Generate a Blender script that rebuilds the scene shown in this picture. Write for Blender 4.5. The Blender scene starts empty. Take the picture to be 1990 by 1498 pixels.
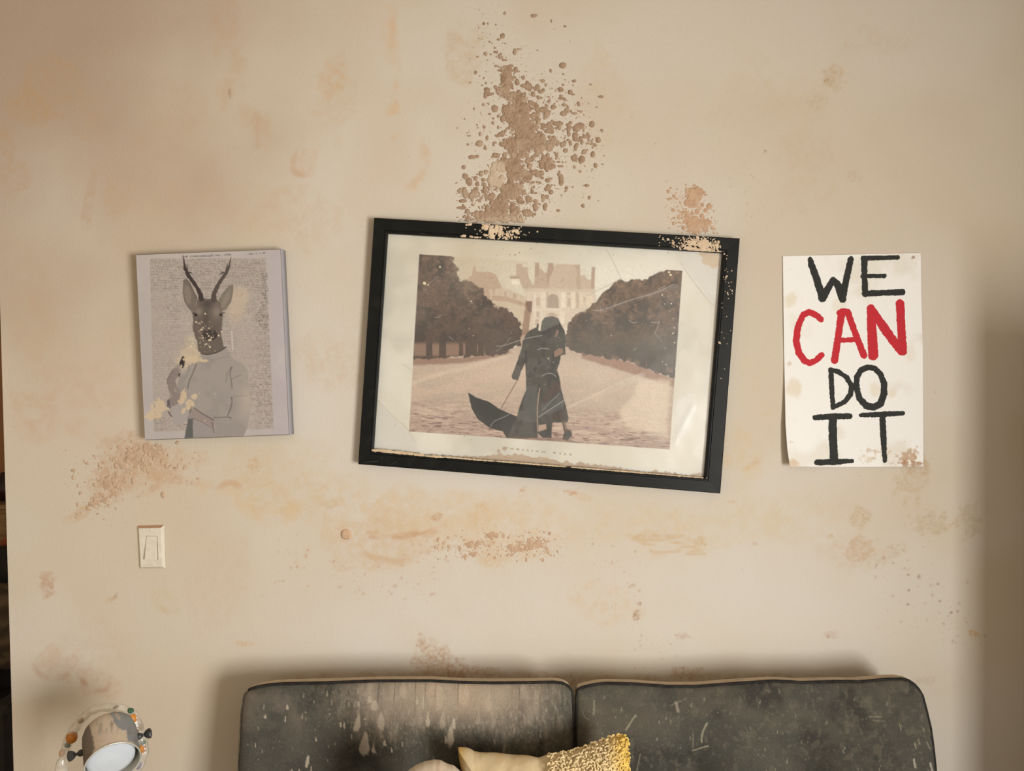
import bpy, math, random
import numpy as np
from mathutils import Matrix, Vector

# ------------------------------------------------------------------ camera, world, lights
sc = bpy.context.scene
W, H, F = 1990, 1498, 1450.0
CAM_LOC = np.array([0.0, -2.0, 1.65])
cam_d = bpy.data.cameras.new('camera')
cam_d.sensor_fit = 'HORIZONTAL'; cam_d.sensor_width = 36.0; cam_d.lens = 36.0*F/W
cam_d.clip_start = 0.05
cam = bpy.data.objects.new('camera', cam_d); sc.collection.objects.link(cam)
CAM_R = Matrix.Rotation(math.radians(88.5), 3, 'X') @ Matrix.Rotation(math.radians(-0.65), 3, 'Z')
cam.matrix_world = Matrix.Translation(Vector(CAM_LOC)) @ CAM_R.to_4x4()
sc.camera = cam
RM = np.array([list(r) for r in CAM_R])

world = bpy.data.worlds.new('world'); sc.world = world; world.use_nodes = True
bg = world.node_tree.nodes['Background']
bg.inputs[0].default_value = (1.0, 0.93, 0.82, 1.0)
bg.inputs[1].default_value = 0.70

def area_light(name, loc, rot, sx, sy, power, col):
    d = bpy.data.lights.new(name, 'AREA'); d.shape = 'RECTANGLE'; d.size = sx; d.size_y = sy
    d.energy = power; d.color = col
    o = bpy.data.objects.new(name, d); sc.collection.objects.link(o)
    o.location = loc; o.rotation_euler = rot
    return o
# daylight coming through the window in the right wall
area_light('window_daylight', (2.04, -3.2, 1.12), (0, math.radians(90), 0), 1.25, 1.5, 218.0, (1.0, 0.98, 0.93))

sc.view_settings.view_transform = 'Standard'
sc.view_settings.look = 'None'
sc.view_settings.gamma = 1.0
sc.view_settings.use_curve_mapping = False
sc.view_settings.exposure = 0.0
sc.cycles.use_denoising = True
sc.cycles.max_bounces = 6

# ------------------------------------------------------------------ maths helpers
def ray(px, py):
    px = np.asarray(px, float); py = np.asarray(py, float)
    d = np.stack([(px-W/2)/F, -(py-H/2)/F, -np.ones_like(px)], -1)
    return d @ RM.T
def P(px, py, Y=0.0):                       # point of the plane y = Y seen at a photo pixel
    d = ray(px, py)
    t = (np.asarray(Y, float)-CAM_LOC[1])/d[..., 1]
    return CAM_LOC + d*t[..., None]
def Pn(px, py, p0, n):                      # same for a tilted plane
    d = ray(px, py); n = np.asarray(n, float)
    t = ((np.asarray(p0)-CAM_LOC) @ n)/(d @ n)
    return CAM_LOC + d*t[..., None]
def proj(v):
    q = (np.asarray(v)-CAM_LOC) @ RM
    return W/2 - F*q[..., 0]/q[..., 2], H/2 + F*q[..., 1]/q[..., 2]
def V(a): return Vector([float(x) for x in a])

_rng = np.random.RandomState(7)
_T = _rng.rand(16, 256, 256)
def vnoise(x, y, seed=0):
    T = _T[seed % 16]; x = x+seed*17.31; y = y+seed*5.77
    ix = np.floor(x).astype(int); iy = np.floor(y).astype(int)
    fx = x-ix; fy = y-iy
    fx = fx*fx*(3-2*fx); fy = fy*fy*(3-2*fy)
    a = T[ix & 255, iy & 255]; b = T[(ix+1) & 255, iy & 255]
    c = T[ix & 255, (iy+1) & 255]; d = T[(ix+1) & 255, (iy+1) & 255]
    return (a*(1-fx)+b*fx)*(1-fy) + (c*(1-fx)+d*fx)*fy
def fbm(x, y, s, seed=0, octs=4, gain=.5):
    r = 0; a = 1; tot = 0
    x = x/s; y = y/s
    for i in range(octs):
        r = r + a*vnoise(x, y, seed+i*3); tot += a; a *= gain; x = x*2.03; y = y*2.03
    return r/tot
def sstep(a, b, x):
    t = np.clip((x-a)/(b-a), 0, 1); return t*t*(3-2*t)
def gauss(X, Y, cx, cy, rx, ry, ang=0):
    c, s = math.cos(math.radians(ang)), math.sin(math.radians(ang))
    dx = X-cx; dy = Y-cy
    u = (dx*c+dy*s)/rx; v = (-dx*s+dy*c)/ry
    return np.exp(-(u*u+v*v)*.7)
def sd_seg(X, Y, a, b, ra, rb=None):
    rb = ra if rb is None else rb
    ax, ay = a; bx, by = b
    vx, vy = bx-ax, by-ay; L = vx*vx+vy*vy+1e-9
    t = np.clip(((X-ax)*vx+(Y-ay)*vy)/L, 0, 1)
    return np.hypot(X-ax-t*vx, Y-ay-t*vy) - (ra+(rb-ra)*t)
def sd_line(X, Y, pts, r):
    d = None
    for i in range(len(pts)-1):
        r0 = r if np.isscalar(r) else r[i]; r1 = r if np.isscalar(r) else r[i+1]
        e = sd_seg(X, Y, pts[i], pts[i+1], r0, r1)
        d = e if d is None else np.minimum(d, e)
    return d
def sd_poly(X, Y, pts):
    d = np.full(X.shape, 1e9); ins = np.zeros(X.shape, bool)
    n = len(pts)
    for i in range(n):
        a, b = pts[i], pts[(i+1) % n]
        d = np.minimum(d, sd_seg(X, Y, a, b, 0.0))
        cond = (a[1] > Y) != (b[1] > Y)
        if abs(b[1]-a[1]) > 1e-9:
            xi = a[0]+(Y-a[1])*(b[0]-a[0])/(b[1]-a[1])
            ins ^= cond & (X < xi)
    return np.where(ins, -d, d)
def smooth_pts(pts, n=6):                    # Catmull-Rom
    pts = [np.array(p, float) for p in pts]; out = []
    for i in range(len(pts)-1):
        p0 = pts[max(i-1, 0)]; p1 = pts[i]; p2 = pts[i+1]; p3 = pts[min(i+2, len(pts)-1)]
        for k in range(n):
            t = k/n
            out.append(.5*((2*p1)+(-p0+p2)*t+(2*p0-5*p1+4*p2-p3)*t*t+(-p0+3*p1-3*p2+p3)*t**3))
    out.append(pts[-1]); return out
def lin(c):
    c = np.asarray(c, float)/255.0
    return np.where(c <= .04045, c/12.92, ((c+.055)/1.055)**2.4)
EL = np.array([1.10, 1.03, 0.90])            # light on the wall relative to a white surface, by channel
def alb(c, k=1.0): return np.clip(lin(c)/(EL*k), 0, .92)
def mixc(C, col, m):
    m = np.clip(m, 0, 1)[..., None]; return C*(1-m)+np.asarray(col)*m

# ------------------------------------------------------------------ object helpers
def link(o, parent=None):
    sc.collection.objects.link(o)
    if parent is not None: o.parent = parent
    return o
def thing(name, label, cat, loc=(0, 0, 0), group=None):
    o = bpy.data.objects.new(name, None); o.empty_display_size = .05; link(o); o.location = loc
    return tag(o, label, cat, group)
def tag(o, label=None, cat=None, group=None, kind=None):
    if label: o['label'] = label
    if cat: o['category'] = cat
    if group: o['group'] = group
    if kind: o['kind'] = kind
    return o
def fix_parent(o, parent):
    if parent is not None:
        o.parent = parent
        o.matrix_parent_inverse = Matrix.Translation(-Vector(parent.location))
def raw_mesh(name, verts, faces, mat=None, parent=None, smooth=True, cols=None, floats=None):
    """faces: (n,4) or (n,3) int array, or list of lists"""
    me = bpy.data.meshes.new(name)
    verts = np.ascontiguousarray(verts, dtype=np.float32).reshape(-1, 3)
    if isinstance(faces, np.ndarray):
        k = faces.shape[1]; nf = faces.shape[0]
        me.vertices.add(len(verts)); me.vertices.foreach_set('co', verts.ravel())
        me.loops.add(nf*k); me.loops.foreach_set('vertex_index', np.ascontiguousarray(faces, dtype=np.int32).ravel())
        me.polygons.add(nf); me.polygons.foreach_set('loop_start', np.arange(0, nf*k, k, dtype=np.int32))
        me.update(calc_edges=True)
    else:
        me.from_pydata([tuple(map(float, v)) for v in verts], [], [list(map(int, f)) for f in faces]); me.update()
    if smooth and len(me.polygons):
        me.polygons.foreach_set('use_smooth', np.ones(len(me.polygons), dtype=bool))
    if cols is not None:
        for nm, c in cols.items():
            at = me.attributes.new(nm, 'FLOAT_COLOR', 'POINT')
            a = np.ones((len(verts), 4), dtype=np.float32); a[:, :3] = np.asarray(c).reshape(-1, 3)
            at.data.foreach_set('color', a.ravel())
    if floats is not None:
        for nm, c in floats.items():
            at = me.attributes.new(nm, 'FLOAT', 'POINT')
            at.data.foreach_set('value', np.ascontiguousarray(c, dtype=np.float32).ravel())
    if mat is not None: me.materials.append(mat)
    o = bpy.data.objects.new(name, me); link(o); fix_parent(o, parent)
    return o
def grid_faces(h, w, off=0):
    i = np.arange(h*w).reshape(h, w)+off
    return np.stack([i[:-1, :-1], i[1:, :-1], i[1:, 1:], i[:-1, 1:]], -1).reshape(-1, 4)
class MB:
    """collects shapes of ONE mesh"""
    def __init__(s): s.v = []; s.f = []; s.n = 0
    def add(s, v, f):
        v = [tuple(map(float, p)) for p in v]
        s.v += v; s.f += [[i+s.n for i in q] for q in f]; s.n += len(v)
    def box(s, lo, hi, bev=0.0, M=None):
        lo = np.array(lo, float); hi = np.array(hi, float); b = min(bev, *( (hi-lo)*.49)) if bev else 0
        if not b:
            v = [(x, y, z) for x in (lo[0], hi[0]) for y in (lo[1], hi[1]) for z in (lo[2], hi[2])]
            f = [[0,1,3,2],[4,6,7,5],[0,4,5,1],[2,3,7,6],[0,2,6,4],[1,5,7,3]]
        else:
            v = []; idx = {}
            for sx in (0, 1):
                for sy in (0, 1):
                    for sz in (0, 1):
                        c = np.array([hi[0] if sx else lo[0], hi[1] if sy else lo[1], hi[2] if sz else lo[2]])
                        inw = np.array([-1 if sx else 1, -1 if sy else 1, -1 if sz else 1])*b
                        for ax in range(3):
                            p = c+inw; p[ax] = c[ax]; idx[(sx, sy, sz, ax)] = len(v); v.append(p)
            f = []
            for ax in range(3):
                o1, o2 = [a for a in range(3) if a != ax]
                for sd in (0, 1):
                    q = []
                    for (u, w_) in ((0, 0), (1, 0), (1, 1), (0, 1)):
                        k = [0, 0, 0]; k[ax] = sd; k[o1] = u; k[o2] = w_; q.append(idx[(*k, ax)])
                    f.append(q)
                    for sd2 in (0, 1):
                        if ax < o1 or True:
                            pass
            for a in range(3):                      # edge chamfers
                o1, o2 = [x for x in range(3) if x != a]
                for u in (0, 1):
                    for w_ in (0, 1):
                        k0 = [0, 0, 0]; k1 = [0, 0, 0]; k0[o1] = k1[o1] = u; k0[o2] = k1[o2] = w_; k1[a] = 1
                        f.append([idx[(*k0, o1)], idx[(*k1, o1)], idx[(*k1, o2)], idx[(*k0, o2)]])
            for sx in (0, 1):
                for sy in (0, 1):
                    for sz in (0, 1): f.append([idx[(sx, sy, sz, a)] for a in range(3)])
        if M is not None: v = [M @ Vector([float(c) for c in p]) for p in v]
        s.add(v, f); return s
    def tube(s, pts, r, seg=8, caps=True, closed=False):
        pts = [np.array(p, float) for p in pts]; n = len(pts)
        rs = [r]*n if np.isscalar(r) else list(r)
        up = None; v = []; f = []
        for i in range(n):
            a = pts[(i-1) % n] if closed else pts[max(i-1, 0)]
            b = pts[(i+1) % n] if closed else pts[min(i+1, n-1)]
            t = b-a; t = t/(np.linalg.norm(t)+1e-12)
            if up is None:
                up = np.array([0, 0, 1.0]) if abs(t[2]) < .9 else np.array([1.0, 0, 0])
            u = up-t*(up@t); u /= np.linalg.norm(u)+1e-12; w_ = np.cross(t, u); up = u
            for k in range(seg):
                an = 2*math.pi*k/seg; v.append(pts[i]+rs[i]*(math.cos(an)*u+math.sin(an)*w_))
        m = n if closed else n-1
        for i in range(m):
            for k in range(seg):
                a = i*seg+k; b = i*seg+(k+1) % seg; j = (i+1) % n
                f.append([a, b, j*seg+(k+1) % seg, j*seg+k])
        if caps and not closed:
            f.append(list(range(seg))[::-1]); f.append([(n-1)*seg+k for k in range(seg)])
        s.add(v, f); return s
    def lathe(s, prof, origin, axis, seg=32, cap0=False, cap1=False, ph=0):
        """prof: list of (radius, distance along axis)"""
        ax = np.array(axis, float); ax /= np.linalg.norm(ax)
        u = np.cross(ax, [0, 0, 1.0]) if abs(ax[2]) < .95 else np.cross(ax, [1.0, 0, 0]); u /= np.linalg.norm(u); w_ = np.cross(ax, u)
        o = np.array(origin, float); v = []; f = []
        for (r, h) in prof:
            for k in range(seg):
                a = 2*math.pi*k/seg+ph; v.append(o+ax*h+r*(math.cos(a)*u+math.sin(a)*w_))
        for i in range(len(prof)-1):
            for k in range(seg):
                f.append([i*seg+k, i*seg+(k+1) % seg, (i+1)*seg+(k+1) % seg, (i+1)*seg+k])
        if cap0: f.append(list(range(seg))[::-1])
        if cap1: f.append([(len(prof)-1)*seg+k for k in range(seg)])
        s.add(v, f); return s
    def build(s, name, mat=None, parent=None, smooth=True, auto=None):
        o = raw_mesh(name, np.array(s.v), s.f, mat, parent, smooth)
        if auto is not None:
            me = o.data
            import bmesh
            b = bmesh.new(); b.from_mesh(me); bmesh.ops.recalc_face_normals(b, faces=b.faces)
            for e in b.edges:
                if len(e.link_faces) == 2 and e.calc_face_angle(0) > math.radians(auto): e.smooth = False
            b.to_mesh(me); b.free()
        return o

# ------------------------------------------------------------------ materials
def new_mat(name):
    m = bpy.data.materials.new(name); m.use_nodes = True
    return m, m.node_tree.nodes, m.node_tree.links, m.node_tree.nodes['Principled BSDF']
def attr_mat(name, attr='col', rough=.8, bump=None, spec=.3, metal=0, var=0.0, var_scale=200):
    """colour from a mesh attribute, fine procedural variation and bump on top"""
    m, N, L, b = new_mat(name)
    a = N.new('ShaderNodeAttribute'); a.attribute_name = attr
    out = a.outputs['Color']
    tc = N.new('ShaderNodeTexCoord')
    if var:
        nz = N.new('ShaderNodeTexNoise'); nz.inputs['Scale'].default_value = var_scale; nz.inputs['Detail'].default_value = 4
        L.new(tc.outputs['Object'], nz.inputs['Vector'])
        mr = N.new('ShaderNodeMapRange'); mr.inputs['From Min'].default_value = .25; mr.inputs['From Max'].default_value = .75
        mr.inputs['To Min'].default_value = 1-var; mr.inputs['To Max'].default_value = 1+var
        L.new(nz.outputs['Fac'], mr.inputs['Value'])
        mx = N.new('ShaderNodeVectorMath'); mx.operation = 'SCALE'
        L.new(out, mx.inputs[0]); L.new(mr.outputs['Result'], mx.inputs['Scale']); out = mx.outputs['Vector']
    L.new(out, b.inputs['Base Color'])
    b.inputs['Roughness'].default_value = rough; b.inputs['Specular IOR Level'].default_value = spec; b.inputs['Metallic'].default_value = metal
    if bump:
        prev = None
        for (scale, dist, stren, det) in bump:
            n2 = N.new('ShaderNodeTexNoise'); n2.inputs['Scale'].default_value = scale; n2.inputs['Detail'].default_value = det
            L.new(tc.outputs['Object'], n2.inputs['Vector'])
            bp = N.new('ShaderNodeBump'); bp.inputs['Distance'].default_value = dist; bp.inputs['Strength'].default_value = stren
            L.new(n2.outputs['Fac'], bp.inputs['Height'])
            if prev: L.new(prev, bp.inputs['Normal'])
            prev = bp.outputs['Normal']
        L.new(prev, b.inputs['Normal'])
    return m
def proc_mat(name, c0, c1=None, scale=20, rough=.6, metal=0, bump=0, bscale=None, spec=.5, lo=.35, hi=.65, stretch=None):
    m, N, L, b = new_mat(name)
    tc = N.new('ShaderNodeTexCoord'); src = tc.outputs['Object']
    if stretch:
        mp = N.new('ShaderNodeMapping'); mp.inputs['Scale'].default_value = stretch; L.new(src, mp.inputs['Vector']); src = mp.outputs['Vector']
    nz = N.new('ShaderNodeTexNoise'); nz.inputs['Scale'].default_value = scale; nz.inputs['Detail'].default_value = 5
    L.new(src, nz.inputs['Vector'])
    cr = N.new('ShaderNodeValToRGB'); cr.color_ramp.elements[0].position = lo; cr.color_ramp.elements[1].position = hi
    c1 = c0 if c1 is None else c1
    cr.color_ramp.elements[0].color = (*map(float, c0), 1); cr.color_ramp.elements[1].color = (*map(float, c1), 1)
    L.new(nz.outputs['Fac'], cr.inputs['Fac']); L.new(cr.outputs['Color'], b.inputs['Base Color'])
    b.inputs['Roughness'].default_value = rough; b.inputs['Metallic'].default_value = metal; b.inputs['Specular IOR Level'].default_value = spec
    if bump:
        n2 = N.new('ShaderNodeTexNoise'); n2.inputs['Scale'].default_value = bscale or scale*4; n2.inputs['Detail'].default_value = 4
        L.new(src, n2.inputs['Vector'])
        bp = N.new('ShaderNodeBump'); bp.inputs['Distance'].default_value = bump; bp.inputs['Strength'].default_value = 1
        L.new(n2.outputs['Fac'], bp.inputs['Height']); L.new(bp.outputs['Normal'], b.inputs['Normal'])
    return m

class _Out:
    def __init__(s, o): s.outputs = [o]
def sheen(N, L, base_, edge_):
    """reflectance rising towards grazing angles, the same from both sides of a thin film"""
    lw = N.new('ShaderNodeLayerWeight'); lw.inputs['Blend'].default_value = .5
    pw = N.new('ShaderNodeMath'); pw.operation = 'POWER'; pw.inputs[1].default_value = 5.0; L.new(lw.outputs['Facing'], pw.inputs[0])
    mu = N.new('ShaderNodeMath'); mu.operation = 'MULTIPLY_ADD'; mu.inputs[1].default_value = edge_; mu.inputs[2].default_value = base_; L.new(pw.outputs[0], mu.inputs[0])
    r = _Out(mu.outputs[0]); r.layer = lw; return r
# ------------------------------------------------------------------ the wall
WALL_L = -1.366                                # free left end of the wall
WALL_RIGHT = 2.10
CEIL = 2.74
wall_mat = attr_mat('painted_plaster', rough=.62, spec=.25, var=.025, var_scale=260,
                    bump=[(150, .0016, .35, 3), (520, .0006, .3, 2), (9, .006, .15, 2)])
step = 0.0031
xs = np.concatenate([np.arange(WALL_L, 1.44, step), np.linspace(1.46, WALL_RIGHT, 12)])
zs = np.concatenate([np.linspace(0, .52, 8), np.arange(.56, 2.70, step), [CEIL]])
GX, GZ = np.meshgrid(xs, zs)
V3 = np.stack([GX, np.zeros_like(GX), GZ], -1)
X, Y = proj(V3)
base = np.array([206, 190, 163.])
n1 = fbm(X, Y, 420, 1, 4); n2 = fbm(X, Y, 160, 5, 4); n3 = fbm(X, Y, 300, 9, 3)
C = np.broadcast_to(alb(base), X.shape+(3,)).copy()
C = mixc(C, alb((205, 182, 148)), sstep(.48, .72, n1)*.35)          # warm stained areas
C = mixc(C, alb((212, 200, 180)), sstep(.50, .75, n3)*.55)          # cleaner cool areas
C = mixc(C, alb((208, 182, 158)), sstep(.55, .75, n2)*.18)
C = mixc(C, alb((168, 138, 108)), sstep(.95, .15, np.hypot((X+60)/980, (Y+40)/900)+(fbm(X, Y, 240, 11, 4)-.5)*.5)*.68)   # upper left darkened in the colour for dim light, over brown clouding
def stain(cx, cy, rx, ry, ang=0, a=.4, col=(196, 160, 118), sc_=28, edge=.5, ring=0.0, seed=3, wid=.12):
    col = np.array(col)*.8+np.array((200, 184, 158))*.2
    """water or dirt stain with a ragged outline; ring darkens its dried rim"""
    global C
    R = 2.6*max(rx, ry)
    sel = (abs(X-cx) < R) & (abs(Y-cy) < R)
    if not sel.any(): return
    x = X[sel]; y = Y[sel]
    c_, s_ = math.cos(math.radians(ang)), math.sin(math.radians(ang))
    u = ((x-cx)*c_+(y-cy)*s_)/rx; v = (-(x-cx)*s_+(y-cy)*c_)/ry
    d = np.sqrt(u*u+v*v) + (fbm(x, y, sc_, seed, 4)-.5)*2*edge
    m = 1-sstep(1-wid*3, 1+wid, d)
    m = m*(.6+.8*(fbm(x, y, sc_*.35, seed+2, 3)-.2))*(.25+1.5*sstep(.30, .72, fbm(x, y, max(sc_*.30, 4), seed+5, 5, .72)))
    if ring: m = m+ring*np.exp(-((d-.9)/.10)**2)
    C[sel] = mixc(C[sel], alb(col), m*a)
def streak(pts, r, a=.4, col=(196, 160, 118), seed=4, soft=6):
    global C
    pts = smooth_pts(pts, 4)
    xs_ = [p[0] for p in pts]; ys_ = [p[1] for p in pts]; R = r*3+20
    sel = (X > min(xs_)-R) & (X < max(xs_)+R) & (Y > min(ys_)-R) & (Y < max(ys_)+R)
    if not sel.any(): return
    x = X[sel]; y = Y[sel]
    d = sd_line(x+(fbm(x, y, 30, seed, 3)-.5)*r*2.2, y, pts, 0)
    m = (1-sstep(r*.3, r+soft, d))*sstep(.25, .7, fbm(x, y, 22, seed+1, 3))
    C[sel] = mixc(C[sel], alb(col), m*a)
WARM = (203, 172, 130); TAN = (190, 150, 112); PINK = (196, 158, 138)
def under(c, k): return tuple(np.array(c)*k)
for q_ in ((1120, 1180, 420, 110), (700, 1220, 300, 80), (900, 960, 200, 60), (1350, 700, 60, 300), (620, 800, 60, 140), (1480, 1180, 240, 120)):
    C = mixc(C, alb((211, 201, 183)), gauss(X, Y, *q_)*(.25+.5*fbm(X, Y, 90, 4, 4)))
# upper left clouds and runs
stain(90, 170, 70, 75, 20, .35, (186, 148, 104), 60, .7, .15, 2)
stain(60, 215, 60, 35, 30, .32, (184, 146, 100), 40, .7, .2, 3)
stain(180, 230, 40, 60, -25, .28, (190, 152, 112), 40, .7, .3, 6)
stain(15, 270, 16, 40, 0, .3, (186, 146, 102), 30, .6, .2, 7)
stain(30, 345, 34, 40, 0, .28, (186, 148, 106), 30, .7, .3, 8)
stain(170, 400, 14, 60, 5, .3, (186, 150, 112), 26, .7, .5, 9)
stain(225, 385, 30, 40, 10, .25, (190, 155, 116), 30, .7, .3, 9)
stain(330, 240, 60, 110, 20, .18, (192, 158, 122), 70, .7, .1, 5)
streak([(436, -5), (440, 60), (452, 140), (448, 210), (500, 235), (505, 300)], 20, .33, (196, 160, 120), 3, 12)
streak([(446, 175), (452, 215)], 2, .5, (150, 112, 78), 3, 2)
streak([(768, -5), (764, 60), (766, 120), (768, 190), (764, 262)], 8, .5, (212, 172, 122), 6, 6)
streak([(752, 20), (756, 110)], 14, .25, (208, 176, 130), 7, 8)
stain(642, 150, 28, 45, 10, .42, (206, 166, 120), 26, .7, .3, 4)
stain(650, 215, 45, 60, 0, .22, (204, 170, 130), 40, .7, .1, 5)
streak([(586, 268), (572, 300), (566, 330), (590, 340), (600, 325)], 5, .5, (190, 148, 106), 8, 4)
stain(590, 315, 26, 28, 0, .3, (204, 166, 122), 22, .6, .5, 11)
streak([(826, 265), (824, 310), (815, 340), (800, 360)], 9, .42, (208, 168, 120), 10, 6)
streak([(496, 222), (505, 250), (500, 285)], 6, .35, (192, 152, 112), 10, 6)
for (a_, b_, c_, d_) in ((130, 760, 120, 60), (60, 800, 80, 40), (130, 830, 110, 30), (560, 420, 120, 60), (640, 690, 60, 60), (330, 380, 120, 50), (60, 640, 50, 70)):
    stain(a_, b_, c_, d_, 0, .22, (200, 164, 128), 60, .7, .15, 6)
# beneath the newspaper picture and down to the left
stain(275, 910, 95, 48, -5, .5, (196, 156, 118), 30, .6, .1, 5)
stain(215, 950, 55, 38, -35, .45, (194, 154, 118), 24, .6, .1, 5)
stain(150, 1000, 34, 13, -30, .42, (198, 160, 118), 18, .5, .3, 5)
stain(330, 895, 75, 30, 0, .35, (198, 158, 116), 24, .6, .2, 8)
stain(335, 930, 60, 10, 12, .35, (196, 156, 116), 14, .6, .2, 8)
stain(240, 870, 45, 30, -20, .4, (186, 144, 106), 20, .7, .2, 3)
stain(495, 903, 14, 14, 0, .55, (198, 158, 112), 12, .8, .3, 3)
stain(500, 905, 60, 40, 0, .2, (206, 176, 132), 40, .6, .1, 3)
streak([(392, 935), (420, 945), (445, 938), (462, 945)], 6, .6, (198, 154, 112), 2, 4)
streak([(395, 950), (450, 960), (480, 985), (520, 1005), (560, 1002), (572, 985)], 13, .5, (210, 178, 130), 7, 8)
stain(520, 965, 60, 40, 20, .34, (208, 178, 130), 30, .6, .2, 3)
stain(570, 900, 70, 60, 0, .22, (208, 180, 136), 40, .6, .1, 12)
stain(91, 1140, 13, 26, 0, .6, (186, 146, 112), 14, .9, .2, 6)
stain(92, 1122, 13, 12, 0, .5, (190, 152, 118), 10, .8, .2, 9)
stain(216, 1164, 16, 6, -30, .5, (192, 154, 116), 12, .6, .2, 6)
streak([(228, 1153), (220, 1163)], 2, .6, (150, 108, 78), 6, 2)
streak([(296, 1150), (305, 1175), (330, 1192), (346, 1182)], 4, .42, (194, 168, 116), 6, 4)
stain(320, 1165, 28, 24, 0, .25, (204, 178, 130), 22, .5, .5, 6)
stain(478, 1250, 18, 7, 0, .5, (206, 168, 118), 10, .7, .3, 6)
stain(105, 1290, 46, 34, 10, .28, (196, 160, 128), 24, .5, .9, 6)
stain(190, 1330, 42, 26, 20, .26, (194, 156, 124), 24, .5, .9, 10)
stain(180, 1260, 90, 60, 0, .16, (200, 166, 134), 40, .5, .4, 10)
stain(420, 1140, 60, 110, 20, .16, (206, 170, 142), 50, .5, .3, 12)
streak([(66, 1298), (85, 1314), (108, 1319), (132, 1310)], 5, .55, (184, 146, 112), 3, 4)
streak([(162, 1322), (185, 1340), (210, 1338), (214, 1318)], 4, .55, (184, 146, 112), 5, 4)
streak([(150, 1315), (165, 1328)], 5, .5, (186, 148, 114), 6, 4)
# dirty band under the framed print
stain(690, 985, 130, 60, 5, .34, (208, 178, 132), 50, .6, .2, 4)
stain(740, 1050, 120, 52, -4, .40, (204, 172, 128), 40, .6, .25, 5)
stain(850, 1000, 130, 50, 0, .32, (210, 180, 134), 60, .6, .1, 9)
stain(960, 1020, 150, 60, 0, .34, (210, 180, 134), 60, .6, .1, 10)
stain(930, 1000, 26, 26, 0, .35, (206, 168, 112), 18, .5, .3, 3)
stain(960, 1080, 30, 26, 0, .35, (206, 168, 118), 18, .5, .3, 12)
streak([(715, 1035), (760, 1042), (810, 1034)], 5, .55, (196, 152, 110), 2, 2)
streak([(720, 1044), (770, 1046), (830, 1033), (860, 1010)], 4, .55, (192, 148, 106), 3, 2)
streak([(806, 1070), (830, 1045), (850, 1030), (866, 1020)], 5, .5, (194, 150, 108), 5, 2)
streak([(700, 1075), (760, 1090), (800, 1086), (830, 1070)], 6, .4, (198, 158, 112), 5, 4)
stain(849, 1004, 12, 7, -20, .75, (186, 142, 100), 8, .7, .2, 5)
stain(1112, 957, 14, 5, 10, .7, (192, 140, 96), 8, .6, .1, 5)
stain(1128, 964, 26, 9, 15, .4, (206, 162, 112), 10, .6, .1, 5)
stain(1016, 950, 8, 5, -40, .5, (200, 156, 110), 6, .6, .1, 5)
stain(1085, 1010, 130, 70, 0, .26, (210, 182, 138), 60, .6, .1, 12)
stain(1160, 1170, 80, 45, 20, .28, (210, 178, 134), 40, .6, .2, 12)
stain(1290, 1030, 120, 50, 0, .30, (208, 180, 134), 50, .6, .1, 2)
for k in range(9):
    y0 = 1038+k*4.5
    streak([(1215+7*k, y0), (1280, y0+3), (1330+5*k, y0+2)], 1.8, .5, (198, 162, 112), k, 2)
stain(1360, 1052, 14, 10, 0, .5, (196, 158, 106), 8, .7, .2, 2)
stain(1270, 1040, 40, 10, 0, .3, (198, 160, 112), 10, .8, .2, 2)
stain(1420, 1010, 120, 60, 0, .24, (208, 182, 136), 60, .6, .1, 4)
stain(1440, 880, 60, 60, 30, .34, (212, 184, 136), 40, .6, .2, 4)
stain(1470, 760, 40, 90, 0, .2, (212, 186, 142), 40, .6, .2, 4)
stain(1560, 1000, 120, 70, 0, .22, (206, 180, 136), 60, .6, .1, 9)
streak([(1445, 915), (1465, 900), (1480, 885)], 5, .45, (202, 162, 110), 8, 4)
stain(1422, 974, 10, 4, 0, .5, (196, 156, 104), 6, .6, .1, 5)
# right side: hand-like prints, pink dabs
stain(1672, 1004, 22, 20, 10, .5, (190, 162, 116), 12, .7, .3, 3)
stain(1670, 1072, 28, 26, 0, .55, (194, 154, 112), 9, .6, .5, 3)
stain(1660, 1075, 60, 36, 0, .25, (200, 168, 128), 20, .6, .2, 5)
stain(1614, 1042, 8, 5, 0, .6, (192, 158, 108), 6, .5, .2, 5)
stain(1466, 1057, 6, 4, -20, .7, (186, 132, 96), 5, .4, .1, 5)
stain(1770, 930, 30, 50, 0, .42, (192, 162, 114), 12, .9, .3, 8)
stain(1780, 900, 26, 20, 20, .42, (186, 146, 96), 10, .9, .3, 9)
stain(1810, 1018, 36, 22, 0, .42, (184, 156, 108), 8, 1.0, .4, 7)
stain(1885, 1010, 22, 34, 0, .36, (184, 156, 110), 9, 1.0, .4, 7)
stain(1740, 1070, 36, 14, -35, .3, (190, 158, 118), 9, .9, .2, 7)
for (a_, b_) in ((1325, 1235), (1615, 1233)):
    stain(a_, b_, 13, 8, 0, .65, (182, 140, 122), 5, .7, .1, int(a_) % 9, .25)
stain(1893, 1231, 12, 6, 20, .7, (196, 156, 92), 6, .5, .1, 5)
stain(1237, 1195, 7, 11, 15, .75, (160, 120, 86), 6, .7, .1, 5)
stain(1243, 1173, 5, 4, 0, .7, (166, 124, 92), 5, .4, .1, 5)
stain(1229, 1138, 9, 4, -25, .5, (180, 140, 100), 5, .6, .1, 5)
stain(1622, 148, 22, 24, 30, .42, (192, 158, 108), 12, .8, .2, 6)
stain(1608, 158, 7, 5, 0, .6, (172, 132, 84), 6, .5, .1, 6)
stain(1590, 196, 24, 14, -10, .25, (188, 156, 112), 10, .8, .1, 6)
stain(1570, 290, 60, 40, 0, .16, (196, 166, 128), 30, .7, .2, 6)
stain(1480, 180, 120, 90, 0, .14, (204, 176, 130), 50, .7, .1, 7)
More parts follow.
